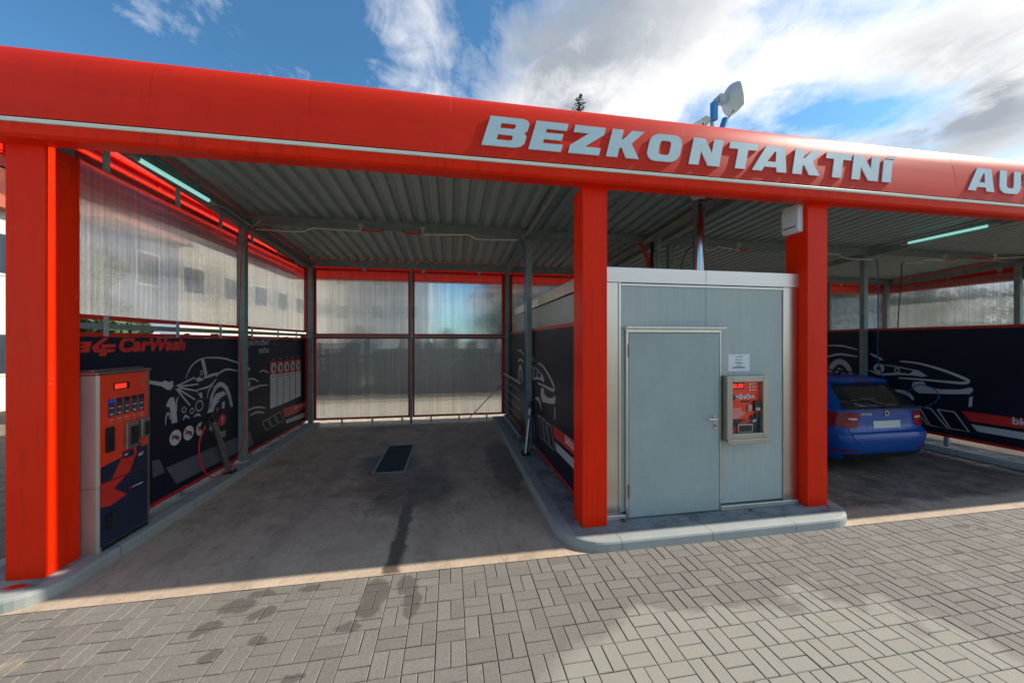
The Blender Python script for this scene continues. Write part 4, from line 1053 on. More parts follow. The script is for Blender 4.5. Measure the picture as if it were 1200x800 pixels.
for k in range(5):
    a = ya+.075+k*.083
    mb = MB(); xr(mb, a, a+.066, 1.335, 1.505, .004); ps = mb.build('program_display', 'screen_a', up)
    mb = MB(); xr(mb, a+.003, a+.063, 1.465, 1.502, .0052); mb.build('display_header', 'screen_b' if k == 0 else 'dark', ps)
    mb = MB(); xr(mb, a+.012, a+.05, 1.412, 1.42, .0052); xr(mb, a+.012, a+.045, 1.36, 1.366, .0052); xr(mb, a+.02, a+.05, 1.35, 1.355, .0052); mb.build('white_print', 'print_lt', ps)
    mb = MB(); mb.lathe([(.014, 0), (.013, .008)], TX, a+.035, 12, 1.275, 'x'); pb = mb.build('program_button', 'steel', up)
    mb = MB(); xr(mb, a+.008, a+.055, 1.302, 1.306, .0015); mb.build('button_label', 'print_lt', up)
mb = MB()
for k in range(3): mb.lathe([(.013, 0), (.011, .006)], TX, yb-.055, 10, 1.69-.045*k, 'x')
mb.build('coin_opening', 'steel', up)
mb = MB(); mb.box(TX, TX+.035, ya+.235, ya+.375, .985, 1.245); c1 = mb.build('coin_unit', 'steel_dk', up, bevel=.006)
mb = MB(); mb.box(TX+.0352, TX+.0375, ya+.275, ya+.362, 1.02, 1.20); c2 = mb.build('coin_plate', 'dark', c1)
mb = MB(); mb.box(TX, TX+.055, ya+.385, ya+.480, 1.055, 1.255); c3 = mb.build('card_unit', 'steel_dk', up, bevel=.006)
mb = MB(); mb.box(TX+.0552, TX+.057, ya+.415, ya+.470, 1.08, 1.22); mb.build('card_slot', 'dark', c3)
mb = MB(); xr(mb, ya+.225, ya+.35, .895, .965, .003); xr(mb, ya+.385, ya+.44, .93, 1.0, .003); pp_ = mb.build('info_plate', 'print_navy', up)
mb = MB(); add_text(mb, 'bkf', .045, (TX+.004, ya+.40, .87), (0, 1, 0), (0, 0, 1), bold=.0015, shear=.3); add_text(mb, 'bkf', .03, (TX+.0045, ya+.24, .92), (0, 1, 0), (0, 0, 1), bold=.001, shear=.3); mb.build('white_print', 'print_lt', up)

# ------------------------------------------------------------------ small fittings
# flue pipe
fl = thing('flue_pipe', (3.50, 4.6, 2.83), 'shiny steel flue pipe rising from the cabin roof to the ceiling', 'pipe')
mb = MB(); mb.lathe([(.078, 0), (.078, 1.30)], 3.50, 4.6, 24, 2.85); pi_ = mb.build('pipe', 'chrome', fl, smooth=True)
for z_ in (2.93, 3.02, 4.0):
    mb = MB(); mb.lathe([(.080, 0), (.088, .006), (.088, .02), (.080, .026)], 3.50, 4.6, 24, z_); mb.build('clamp', 'chrome', pi_, smooth=True)
mb = MB(); mb.lathe([(.079, 0), (.13, .12), (.15, .14)], 3.50, 4.6, 24, 4.06); mb.build('collar', 'galv_lt', fl, smooth=True)
# white box on the pillar
wb = thing('wall_unit', (4.11, 3.76, 3.36), 'white rounded electrical unit high on the middle red pillar', 'wall unit')
mb = MB(); mb.prism([(4.156, 3.36), (4.156, 3.70), (4.098, 3.70), (4.078, 3.60), (4.078, 3.40), (4.098, 3.36)], (0, 3.63, 0), (1, 0, 0), (0, 0, 1), (0, 1, 0), 0, .22)
mb.build('case', 'white', wb, bevel=.01); mb = MB(); mb.box(4.0755, 4.0775, 3.655, 3.825, 3.425, 3.437); mb.build('slot', 'dark', wb)
# tube lights
def tube_light(x, y0, y1, z, label, lit=True):
    r_ = thing('tube_light', (x, (y0+y1)/2, z), label, 'lamp', None)
    m_ = MB(); m_.tube([(x, y0, z), (x, y1, z)], .024, 12); m_.build('tube', 'tube', r_, smooth=True)
    for ya_, yb_ in ((y0-.12, y0-.001), (y1+.001, y1+.12)): m_ = MB(); m_.tube([(x, ya_, z), (x, yb_, z)], .028, 12); m_.build('end_cap', 'galv_lt', r_, smooth=True)
    for yy in (y0+.2, y1-.2): m_ = MB(); m_.box(x-.008, x+.008, yy-.015, yy+.015, z+.024, roofz(yy)-.075); m_.build('bracket', 'galv', r_)
tube_light(-3.16, 4.27, 5.36, 3.92, 'pale green tube light under the ceiling above the left banner')
tube_light(9.08, 4.66, 5.75, 4.03, 'pale green tube light under the ceiling above the blue car bay')
# conduit bundles
def pipes(x, y0, y1, n, z, name, label, mat='steel_dk', r=.011):
    m_ = MB()
    for k in range(n): m_.tube([(x+k*.034, y0, roofz(y0)+z), (x+k*.034, y1, roofz(y1)+z-(.012*(k % 2)))], r, 8)
    return tag(m_.build(name, mat, None, smooth=True), label, 'pipes')
pipes(3.72, 3.95, 6.45, 6, -.14, 'conduit', 'bundle of steel pipes along the ceiling above the grey cabin')
pipes(3.72, 6.65, 9.05, 5, -.16, 'conduit', 'rear run of steel pipes along the ceiling behind the grey cabin')
def poly_tube(name, pts, r, mat, label, cat, n=8, smooth_path=True):
    P = [Vector(p) for p in pts]
    if smooth_path:
        Q = []
        for i in range(len(P)-1):
            p0, p1, p2, p3 = P[max(i-1, 0)], P[i], P[i+1], P[min(i+2, len(P)-1)]
            for k in range(6):
                t = k/6; Q.append(.5*((2*p1)+(p2-p0)*t+(2*p0-5*p1+4*p2-p3)*t*t+(3*p1-p0-3*p2+p3)*t**3))
        Q.append(P[-1]); P = Q
    m_ = MB(); m_.tube(P, r, n); o = m_.build(name, mat, None, smooth=True)
    return tag(o, label, cat) if label else o
poly_tube('red_supply_hose', [(3.56, 6.35, 3.93), (3.62, 6.30, 3.80), (3.70, 6.28, 3.60), (3.70, 6.25, 3.3), (3.70, 6.22, 2.80)], .035, 'hose_red', 'thick red hose dropping behind the cabin roof edge', 'hose')
poly_tube('black_supply_hose', [(3.85, 6.40, 3.96), (3.82, 6.32, 3.80), (3.78, 6.28, 3.6), (3.79, 6.25, 3.3), (3.79, 6.22, 2.80)], .030, 'rubber', 'thick black hose dropping beside the red hose at the cabin roof', 'hose')
# thin ceiling conduits with a kink
def conduit(pts, label): poly_tube('conduit', pts, .010, 'galv_lt', label, 'conduit', smooth_path=False)
conduit([(-3.20, 5.50, 3.92), (-3.12, 5.66, 3.93), (-3.16, 6.42, 3.90), (-3.06, 6.46, 4.02)], 'thin grey conduit under the beam at the left wall')
conduit([(1.36, 3.95, 4.02), (1.33, 4.05, 3.98), (1.33, 6.1, 3.92), (1.28, 6.36, 3.96), (1.36, 6.44, 3.90), (1.30, 6.46, 4.0)], 'thin grey conduit leading back above the right red pillar of the empty bay')
conduit([(9.02, 4.1, 4.06), (9.02, 4.50, 4.03)], 'short grey conduit at the end of the right tube light')

# ------------------------------------------------------------------ ceiling booms with hoses
def boom(px_, py_, ang, L, label, dz=0):
    """swinging lance boom hung from the mid beam; ang = horizontal direction"""
    z = roofz(py_)-.16+dz
    r_ = thing('ceiling_boom', (px_, py_, z), label, 'boom', 'swinging ceiling booms under the mid beam')
    m_ = MB(); m_.box(px_-.05, px_+.05, py_-.05, py_+.05, z-.012, z+.004); m_.lathe([(.03, 0), (.03, -.07), (.018, -.075), (.018, -.14)], px_, py_, 12, z); m_.build('pivot', 'galv_lt', r_, smooth=True)
    d = Vector((cos(ang), sin(ang), 0)); p = Vector((px_, py_, z-.115))
    pts = [p, p+d*.06, p+d*L*.48+Vector((0, 0, -.0)), p+d*L*.56+Vector((0, 0, -.07)), p+d*L*.72+Vector((0, 0, -.085)), p+d*L+Vector((0, 0, -.085))]
    m_ = MB(); m_.tube(pts, .011, 8); m_.build('arm', 'steel', r_, smooth=True)
    q = p+Vector((0, 0, .03)); s_ = Vector((-d.x, -d.y, 0))
    m_ = MB(); m_.tube([q, q+s_*.12+Vector((0, 0, -.012)), q+s_*.28+Vector((0, 0, -.006)), q+s_*.36+Vector((0, 0, .03))], .018, 8); m_.build('return_spring', 'hose_red', r_, smooth=True)
    return pts[-1]
e1 = boom(-1.46, 6.28, radians(186), 1.50, 'ceiling boom swung left with the red hose in the empty bay')
e2 = boom(-.46, 6.28, radians(-9), 1.62, 'ceiling boom swung right with the blue hose in the empty bay')
e3 = boom(5.65, 6.28, radians(195), 1.25, 'ceiling boom above the grey cabin swung to the left')
e4 = boom(7.2, 6.28, radians(-3), 1.65, 'ceiling boom swung right above the blue car')
e5 = boom(10.9, 6.28, radians(178), 1.05, 'ceiling boom in the far bay swung to the left')
e6 = boom(11.85, 6.0, radians(-28), 1.45, 'ceiling boom in the far bay nearest the right wall')

def hose(pts, mat, label): poly_tube('wash_hose', pts, .0095, mat, label, 'hose')
hl = (-3.24, 6.02)
hose([e1, e1+Vector((-.12, .0, -.06)), (e1.x-.20, e1.y, 3.45), (e1.x-.24, e1.y+.02, 2.8), (e1.x-.25, e1.y+.02, 2.1), (-3.18, 6.18, 1.35), (-3.12, 6.14, .80), (-3.10, 6.0, .45), (-3.12, 5.75, .24), (-3.16, 5.45, .22), (-3.20, 5.30, .42), (-3.22, 5.28, .72), (-3.23, 5.42, .90)], 'hose_red', 'red wash hose looping down to the left lance holder')
hose([e2, e2+Vector((.08, 0, -.05)), (e2.x+.14, 6.15, 3.45), (e2.x+.15, 6.2, 2.9), (e2.x+.16, 6.2, 2.2), (e2.x+.17, 6.2, 1.5), (1.32, 6.18, .9), (1.33, 6.15, .70), (1.36, 6.0, .80), (1.38, 5.85, .62), (1.37, 5.88, .32), (1.34, 6.05, .20)], 'hose_blue', 'blue wash hose hanging beside the grey post at the right of the empty bay')
hose([e3, e3+Vector((-.1, 0, -.02)), (e3.x-.2, 6.05, 3.45), (e3.x-.22, 6.05, 2.5), (4.45, 6.1, 1.5)], 'rubber', 'black wash hose hanging behind the grey cabin')
hose([e4, e4+Vector((.07, 0, -.03)), (e4.x+.12, 6.2, 3.5), (e4.x+.13, 6.2, 2.6), (e4.x+.14, 6.2, 1.6), (9.06, 6.0, .95), (9.05, 5.6, .75), (9.05, 5.3, .95), (9.06, 5.35, 1.15), (9.07, 5.6, 1.2), (9.1, 5.8, 1.0)], 'hose_blue', 'blue wash hose beside the grey post at the right of the blue car')
hose([e5, e5+Vector((-.07, 0, -.05)), (e5.x-.10, 6.3, 3.45), (e5.x-.11, 6.35, 2.6), (e5.x-.08, 6.4, 1.6)], 'rubber', 'black wash hose hanging in the far bay beyond the partition')
hose([e6, e6+Vector((.08, -.03, -.05)), (e6.x+.14, e6.y-.05, 3.3), (e6.x+.16, e6.y-.05, 2.6), (13.3, e6.y, 1.6)], 'hose_blue', 'dark blue wash hose at the far right wall')

def lance_holder(base, top, label):
    r_ = thing('lance_holder', base, label, 'lance holder')
    b_ = Vector(base); t_ = Vector(top)
    m_ = MB(); m_.tube([b_+Vector((0, 0, .01)), t_], .038, 14); m_.build('tube', 'steel_dk', r_, smooth=True)
    m_ = MB(); m_.box(b_.x-.075, b_.x+.075, b_.y-.075, b_.y+.075, b_.z, b_.z+.012)
    for i in (-1, 1):
        for j in (-1, 1): m_.lathe([(.012, .012), (.012, .035)], b_.x+i*.055, b_.y+j*.055, 8, b_.z)
    m_.build('foot_plate', 'dark', r_)
    d = (t_-b_).normalized()
    m_ = MB(); m_.tube([t_-d*.3, t_+d*.05], .02, 10); m_.build('lance', 'steel', r_, smooth=True)
    sg = 1 if b_.x < 0 else 1
    m_ = MB(); m_.tube([t_+d*.02, t_+d*.07+Vector((0, -.05, .03)), t_+Vector((0, -.17, .04)), t_+Vector((0, -.24, -.02))], [.028, .032, .028, .018], 10); m_.build('spray_gun', 'dark', r_, smooth=True)
    m_ = MB(); m_.tube([t_+Vector((0, -.10, .03)), t_+Vector((0, -.11, -.09))], .014, 8); m_.build('trigger', 'dark', r_, smooth=True)
lance_holder((-3.25, 5.98, .0945), (-3.25, 5.62, .93), 'slanted steel lance holder tube standing beside the left post with red hose')
lance_holder((1.29, 6.10, .0945), (1.40, 6.22, .86), 'slanted steel lance holder at the right post with blue hose')

# grey gate against the right partition
gt = thing('metal_gate', (1.32, 7.7, .1), 'grey metal mesh gate folded back against the right partition', 'gate')
mb = MB()
GX = 1.345
def gb(m_, a, b_, w_=.035): m_.beam((GX, a[0], a[1]), (GX, b_[0], b_[1]), w_, w_)
gb(mb, (6.86, .16), (6.86, 1.24)); gb(mb, (9.02, .16), (9.02, 1.24)); gb(mb, (6.84, 1.24), (9.04, 1.24)); gb(mb, (6.878, .18), (9.002, .18))
gb(mb, (7.95, .20), (7.95, 1.22))
mb.build('frame', 'galv_lt', gt, bevel=.003)
mb = MB()
for k in range(1, 21): gb(mb, (6.88+k*.1, .19), (6.88+k*.1, 1.22), .010)
for k in range(1, 6): mb.beam((GX-.008, 6.88, .18+k*.18), (GX-.008, 9.0, .18+k*.18), .007, .007)
mb.build('wire_mesh', 'galv_lt', gt)
mb = MB(); mb.tube([(.35, 9.02, .02), (1.30, 9.06, .98)], .013, 8)
mb.build('tmp', 'galv_lt', None, smooth=True); o = bpy.data.objects['tmp']; o.name = 'leaning_pole'; tag(o, 'thin grey pole leaning in the right rear corner of the empty bay', 'pole')
# drain grate
dr = thing('drain_grate', (-.95, 6.58, 0), 'dark rectangular drain grate in the wet floor of the empty bay', 'drain')
mb = MB(); mb.box(-1.19, -.71, 5.84, 7.33, .001, .005); mb.build('pit', 'rubber', dr)
mb = MB(); rect = [(-1.20, -1.17, 5.83, 7.34), (-.73, -.70, 5.83, 7.34), (-1.17, -.73, 5.83, 5.86), (-1.17, -.73, 7.31, 7.34)]
for r_ in rect: mb.box(r_[0], r_[1], r_[2], r_[3], .002, .012)
mb.build('frame', 'galv', dr)
mb = MB()
for k in range(28): mb.box(-1.168, -.732, 5.885+k*.052, 5.893+k*.052, .006, .0115)
for k in range(6): mb.box(-1.11+k*.064, -1.104+k*.064, 5.862, 7.308, .0055, .0105)
mb.build('bars', 'grate', dr)
# red oval cover by the left pillar, dry leaf, debris
mb = MB(); mb.lathe([(1, 0), (.97, .003)], 0, 0, 24); 
for v in mb.v: v.x, v.y, v.z = -3.41+v.x*.085, 3.475+v.y*.045, .0945+v.z
tag(mb.build('paint_spot', 'red_col', None), 'small red oval spot on the kerb in front of the left pillar', 'paint spot')
mb = MB()
for cx, cy, s_ in ((1.86, 3.64, .028),):
    mb.prism([(-s_, 0), (-.3*s_, .6*s_), (s_, .3*s_), (.8*s_, -.4*s_), (-.2*s_, -.6*s_)], (cx, cy, .096), (1, 0, 0), (0, 1, 0), (0, 0, 1), 0, .018)
tag(mb.build('dry_leaf', 'leafbrown', None), 'brown dry leaf on the kerb below the grey door', 'leaf')
mb = MB(); mb.prism([(-.03, 0), (-.01, .01), (.03, .004), (.02, -.008)], (3.42, 3.62, .096), (1, 0, 0), (0, 1, 0), (0, 0, 1), 0, .012)
tag(mb.build('dry_leaf', 'leafbrown', None), 'small dark dry leaf on the kerb below the wall terminal', 'leaf')

# ------------------------------------------------------------------ antennas on the roof
def dish(c, axis, size, depth, label, mast_h, mat='dish'):
    c = Vector(c); ax = Vector(axis).normalized(); sd = ax.cross(Vector((0, 0, 1))).normalized(); upv = sd.cross(ax)
    base = (c.x-.30*ax.x if size > .2 else c.x, c.y-.2*ax.y, roofz(c.y)+.05)
    r_ = thing('dish_antenna', base, label, 'antenna')
    m_ = MB(); n = 12
    for side in (0, 1):
        for j in range(n+1):
            for i in range(n+1):
                a, b_ = -1+2*i/n, -1+2*j/n
                # squircle mapping
                u_ = a*sqrt(1-.38*b_*b_); v_ = b_*sqrt(1-.38*a*a)
                d_ = depth*(u_*u_+v_*v_)
                m_.v.append(c+sd*u_*size+upv*v_*size*1.08+ax*(d_-side*.008))
    for side in (0, 1):
        b0 = side*(n+1)**2
        for j in range(n):
            for i in range(n):
                q = b0+j*(n+1)+i; f = (q, q+1, q+n+2, q+n+1); m_.f.append(f if side == 0 else f[::-1])
    per = [i for i in range(n+1)]+[(j)*(n+1)+n for j in range(1, n+1)]+[n*(n+1)+i for i in range(n-1, -1, -1)]+[j*(n+1) for j in range(n-1, 0, -1)]
    for k in range(len(per)):
        a, b_ = per[k], per[(k+1) % len(per)]; m_.f.append((a, b_, b_+(n+1)**2, a+(n+1)**2))
    m_.build('reflector', mat, r_, smooth=True)
    return r_, c, ax, sd, upv
r_, c, ax, sd, upv = dish((3.72, 4.35, 5.36), (.97, .02, .18), .180, .11, 'white curved dish antenna on blue bracket above the sign', .6)
m_ = MB(); back = c-ax*.03; m_.box(back.x-.09, back.x+.02, back.y-.05, back.y+.05, back.z-.05, back.z+.05); m_.tube([back, back-ax*.13, (3.53, 4.30, 5.22)], .03, 8); m_.build('mount', 'galv_lt', r_)
m_ = MB(); m_.tube([(3.47, 4.30, 4.25), (3.47, 4.30, 5.20)], .024, 10); m_.build('mast', 'galv_lt', r_)
m_ = MB(); m_.box(3.43, 3.51, 4.23, 4.29, 5.0, 5.24); m_.build('bracket', 'blue_plastic', r_, bevel=.01)
m_ = MB(); m_.tube([(3.52, 4.2, 4.80), (3.59, 4.2, 4.99)], .042, 10); m_.build('clamp', 'blue_plastic', r_)
m_ = MB(); m_.tube([(3.58, 4.22, 4.94), (3.66, 4.2, 5.04), (3.76, 4.25, 5.16)], .008, 6); m_.build('cable', 'rubber', r_)
r_, c, ax, sd, upv = dish((3.33, 4.30, 4.93), (-.15, .2, 1.0), .10, .05, 'small round dish antenna low beside the large white dish', .3)
m_ = MB(); m_.tube([(3.33, 4.30, 4.25), (3.33, 4.30, 4.92)], .018, 8); m_.build('mast', 'galv', r_)
for k in range(3):
    a = k*2.1; m_ = MB(); m_.tube([(3.33, 4.30, 4.90), (3.33+.09*cos(a), 4.30+.09*sin(a), 4.985)], .008, 6); m_.build('rib', 'dark', r_)

# ------------------------------------------------------------------ blue estate car
CXC, CYR = 6.745, 4.48; CL = 4.66
car = thing('estate_car', (CXC, CYR+CL/2, 0), 'blue estate car parked inside the right wash bay, seen from behind', 'car')
def lerp_tab(tab, z):
    if z <= tab[0][0]: return tab[0][1]
    for (a, b), (c_, d) in zip(tab, tab[1:]):
        if a <= z <= c_:
            t = (z-a)/(c_-a); return b+(d-b)*t
    return tab[-1][1]
T_rear = [(.20, .16), (.26, .10), (.34, .045), (.46, .012), (.56, .0), (.63, .012), (.655, .050), (.70, .075), (.80, .085), (.92, .085), (.985, .075), (1.0, .085), (1.02, .125), (1.10, .20), (1.30, .40), (1.385, .48), (1.395, .44), (1.415, .47), (1.44, .62), (1.46, 1.1), (1.47, 1.7)]
T_front = [(.20, 4.50), (.35, 4.62), (.50, 4.66), (.66, 4.62), (.76, 4.48), (.86, 4.05), (.95, 3.62), (1.0, 3.42), (1.20, 3.0), (1.385, 2.60), (1.415, 2.50), (1.44, 2.35), (1.46, 2.1), (1.47, 1.9)]
T_w = [(.20, .83), (.30, .885), (.45, .905), (.62, .907), (.80, .90), (.92, .875), (1.0, .84), (1.10, .80), (1.25, .735), (1.385, .665), (1.415, .64), (1.44, .58), (1.46, .46), (1.47, .3)]
NE = 8.0; KR = 1.25
def car_yr(x, z):
    w_ = lerp_tab(T_w, z); y0, y1 = lerp_tab(T_rear, z), lerp_tab(T_front, z); L = (y1-y0)/2; yc = (y1+y0)/2
    q = max(0, 1-abs(min(1, abs(x)/w_))**NE)
    # corner rounding measured on a fixed length so that the tail stays even at every height
    return y0+KR*(1-q**(1/NE))
def ring(z, n=60):
    w_ = lerp_tab(T_w, z); y0, y1 = lerp_tab(T_rear, z), lerp_tab(T_front, z); yc = (y0+y1)/2; L = (y1-y0)/2
    out = []
    K = KR
    # rear half arc
    m = 26
    for i in range(-m, m+1):
        t = i/m; x = w_*sin(t*pi/2)*1.0
        q = max(0, 1-abs(sin(t*pi/2))**NE); y = y0+min(K, L)*(1-q**(1/NE))
        out.append((x, y))
    for i in range(m, -m-1, -1):
        t = i/m; x = w_*sin(t*pi/2)
        q = max(0, 1-abs(sin(t*pi/2))**3.2); y = y1-min(1.4, L)*(1-q**(1/3.2))
        out.append((x, y))
    return out
zs = [.20, .26, .34, .42, .50, .56, .60, .635, .655, .68, .72, .80, .88, .94, .985, 1.0, 1.02, 1.06, 1.14, 1.22, 1.30, 1.385, 1.395, 1.415, 1.44, 1.46, 1.47]
mb = MB(); nr = None
for z in zs:
    rg = ring(z); nr = len(rg)
    for x, y in rg: mb.v.append(Vector((CXC+x, CYR+y, z)))
for k in range(len(zs)-1):
    for i in range(nr): mb.f.append((k*nr+i, k*nr+(i+1) % nr, (k+1)*nr+(i+1) % nr, (k+1)*nr+i))
mb.f.append(tuple(range(nr))[::-1]); mb.f.append(tuple((len(zs)-1)*nr+i for i in range(nr)))
body = mb.build('body', 'car', car, smooth=True)
# wheel arches cut
WY = (.98, 3.67)
cutm = MB()
for wy in WY: 
    for sx in (-1, 1): cutm.lathe([(.365, -.16), (.365, .16)], CXC+sx*.82, CYR+wy, 28, .335, 'x')
cut = cutm.build('cutter', 'dark', None)
md = body.modifiers.new('b', 'BOOLEAN'); md.operation = 'DIFFERENCE'; md.object = cut; md.solver = 'EXACT'
bpy.context.view_layer.update()
dg = bpy.context.evaluated_depsgraph_get()
nm = bpy.data.meshes.new_from_object(body.evaluated_get(dg)); body.modifiers.clear(); body.data = nm
bpy.data.objects.remove(cut)
def rear_patch(rows, off, mat, name, parent, thick=.012, nx_=14, nz=3):
    """rows: (z, x0, x1) list; a shell lying on the rear surface"""
    R2 = []
    for (a, b_) in zip(rows, rows[1:]):
        for k in range(nz):
            t = k/nz; R2.append(tuple(a[i]+(b_[i]-a[i])*t for i in range(3)))
    R2.append(rows[-1]); m_ = MB(); n = nx_
    for lay, o_ in ((0, off), (1, off-thick)):
        for z, x0, x1 in R2:
            for i in range(n+1):
                x = x0+(x1-x0)*i/n; w_ = lerp_tab(T_w, z)*.999; xc = max(-w_, min(w_, x))
                sx = 1 if x >= 0 else -1
                side = max(0, abs(x)/w_-.93)/.07
                m_.v.append(Vector((CXC+xc+sx*o_*min(1, side)*.8, CYR+car_yr(xc, z)-o_, z)))
    rr = len(R2); tot = rr*(n+1)
    for lay in (0, 1):
        for j in range(rr-1):
            for i in range(n):
                q = lay*tot+j*(n+1)+i; f = (q, q+1, q+n+2, q+n+1); m_.f.append(f if lay == 0 else f[::-1])
    per = [i for i in range(n+1)]+[j*(n+1)+n for j in range(1, rr)]+[(rr-1)*(n+1)+i for i in range(n-1, -1, -1)]+[j*(n+1) for j in range(rr-2, 0, -1)]
    for k in range(len(per)):
        a, b_ = per[k], per[(k+1) % len(per)]; m_.f.append((a, b_, b_+tot, a+tot))
    return m_.build(name, mat, parent, smooth=True)
tg = rear_patch([(.50, -.60, .60), (.56, -.68, .68), (.63, -.70, .70), (.66, -.70, .70), (.80, -.66, .66), (.86, -.70, .70), (.975, -.72, .72)], .010, 'car', 'tailgate', car, .02)
rear_patch([(1.03, -.70, .70), (1.10, -.665, .665), (1.20, -.625, .625), (1.30, -.585, .585), (1.345, -.555, .555)], .006, 'carglass', 'rear_window', tg, .01)
rear_patch([(.985, -.735, .735), (1.0, -.735, .735), (1.025, -.72, .72)], .016, 'dark', 'window_surround', tg, .02)
sp_ = rear_patch([(1.372, -.60, .60), (1.392, -.61, .61), (1.41, -.60, .60)], .075, 'car', 'spoiler', car, .09)
rear_patch([(1.374, -.16, .16), (1.390, -.16, .16)], .079, 'lens_red', 'brake_light', sp_, .004)
for sx in (-1, 1):
    def mr(rows): return [(z, min(sx*a, sx*b_), max(sx*a, sx*b_)) for z, a, b_ in rows]
    tl_ = rear_patch(mr([(.715, .60, .72), (.735, .56, .86), (.80, .535, .885), (.86, .52, .885), (.925, .52, .885), (.945, .53, .86)]), .018, 'lens_red', 'tail_light', car, .02)
    rear_patch(mr([(.835, .56, .64), (.85, .55, .70), (.868, .58, .69)]), .022, 'lens_white', 'lens_insert', tl_, .004, 8)
    rear_patch(mr([(.360, .58, .86), (.385, .58, .88)]), .012, 'lens_red', 'reflector', car, .01, 8)
pr = rear_patch([(.665, -.34, .34), (.69, -.37, .37), (.83, -.34, .34), (.85, -.31, .31)], .012, 'car', 'plate_recess', tg, .004)
rear_patch([(.70, -.26, .26), (.81, -.26, .26)], .020, 'plate', 'number_plate', tg, .006)
rear_patch([(.20, -.66, .66), (.28, -.74, .74), (.31, -.76, .76)], .010, 'dark', 'bumper_insert', car, .02)
rear_patch([(.505, -.80, .80), (.515, -.80, .80)], .004, 'dark', 'bumper_crease', car, .004)
mb = MB(); yb_ = CYR+.068; mb.lathe([(.042, 0), (.040, -.008)], CXC, yb_, 20, .925, 'y'); bd = mb.build('badge', 'chrome', tg, smooth=True)
mb = MB(); mb.lathe([(.030, -.0085), (.029, -.0095)], CXC, yb_, 16, .925, 'y'); mb.build('badge_center', 'dark', bd)
mb = MB(); add_text(mb, 'OCTAVIA', .050, (CXC-.50, CYR+.066, .905), (1, 0, 0), (0, 0, 1), bold=.001, ext=.0015); mb.build('lettering', 'chrome', tg)
mb = MB(); mb.tube([(CXC-.02, CYR+.085, 1.02), (CXC+.03, CYR+.13, 1.06), (CXC-.30, CYR+.215, 1.16)], .010, 6)
mb.tube([(CXC-.06, CYR+.18, 1.14), (CXC-.52, CYR+.19, 1.12)], .007, 6); mb.build('wiper', 'dark', tg, smooth=True)
def side_patch(rows, sx, off, mat, name, parent, n=10, nz=3):
    R2 = []
    for (a, b_) in zip(rows, rows[1:]):
        for k in range(nz): R2.append(tuple(a[i]+(b_[i]-a[i])*k/nz for i in range(3)))
    R2.append(rows[-1]); m_ = MB()
    for z, y0, y1 in R2:
        for i in range(n+1):
            y = y0+(y1-y0)*i/n; w_ = lerp_tab(T_w, z); r0, f1 = lerp_tab(T_rear, z), lerp_tab(T_front, z); K = min(KR, (f1-r0)/2)
            def frac(d, kk, ne):
                t = max(0, min(1, 1-d/kk)); return (1-t**ne)**(1/ne)
            x = w_*min(frac(max(0, y-r0), K, NE), frac(max(0, f1-y), min(1.4, (f1-r0)/2), 3.2))
            m_.v.append(Vector((CXC+sx*(x+off), CYR+y, z)))
    for j in range(len(R2)-1):
        for i in range(n):
            q = j*(n+1)+i; m_.f.append((q, q+1, q+n+2, q+n+1))
    o = m_.build(name, mat, parent, smooth=True); s_ = o.modifiers.new('s', 'SOLIDIFY'); s_.thickness = .006; s_.offset = 0
    return o
for sx in (-1, 1):
    side_patch([(1.02, .42, .98), (1.20, .58, .98), (1.34, .74, .98)], sx, .003, 'carglass', 'side_window', car)
    dr_ = side_patch([(.36, 1.42, 2.28), (.95, 1.10, 2.28)], sx, .003, 'car', 'door', car)
    side_patch([(1.02, 1.04, 2.06), (1.34, 1.04, 2.06)], sx, .003, 'carglass', 'side_window', dr_)
    df = side_patch([(.36, 2.30, 3.22), (.95, 2.30, 3.26)], sx, .003, 'car', 'door', car)
    side_patch([(1.02, 2.14, 3.1), (1.20, 2.14, 2.80), (1.34, 2.14, 2.48)], sx, .003, 'carglass', 'side_window', df)
    for yy, pp_ in ((1.62, dr_), (2.62, df)):
        mb = MB(); mb.box(CXC+sx*.905, CXC+sx*.925, CYR+yy-.09, CYR+yy+.09, .86, .885); mb.build('door_handle', 'car', pp_, bevel=.008)
    mb = MB(); mb.tube([(CXC+sx*.56, CYR+.95, 1.475), (CXC+sx*.57, CYR+1.1, 1.50), (CXC+sx*.57, CYR+2.1, 1.50), (CXC+sx*.56, CYR+2.3, 1.46)], .013, 8); mb.build('roof_rail', 'dark', car, smooth=True)
    mb = MB(); mb.box(CXC+sx*.92-.06, CXC+sx*.92+.12*(sx > 0)-.0, CYR+2.95, CYR+3.05, .98, 1.09); mb.build('wing_mirror', 'car', car, bevel=.03)
    hl_ = MB(); hl_.box(CXC+sx*.55-.15, CXC+sx*.55+.15, CYR+4.40, CYR+4.62, .60, .70); hl_.build('headlight', 'lens_white', car, bevel=.03)
    for wy in WY:
        mb = MB(); cx_ = CXC+sx*.80
        mb.lathe([(.20, -.105), (.29, -.11), (.318, -.09), (.322, 0), (.318, .09), (.29, .11), (.20, .105)], cx_, CYR+wy, 32, .322, 'x')
        wh = mb.build('wheel', 'rubber', car, smooth=True)
        mb = MB(); mb.lathe([(.205, -.106), (.19, -.09), (.05, -.09), (.04, -.10)], cx_, CYR+wy, 24, .322, 'x') if sx < 0 else mb.lathe([(.205, .106), (.19, .09), (.05, .09), (.04, .10)], cx_, CYR+wy, 24, .322, 'x')
        mb.build('rim', 'rim', wh, smooth=True)
mb = MB(); mb.tube([(CXC, CYR+.80, 1.47), (CXC, CYR+.70, 1.52), (CXC, CYR+.66, 1.525)], [.02, .012, .006], 8); mb.build('aerial', 'dark', car)
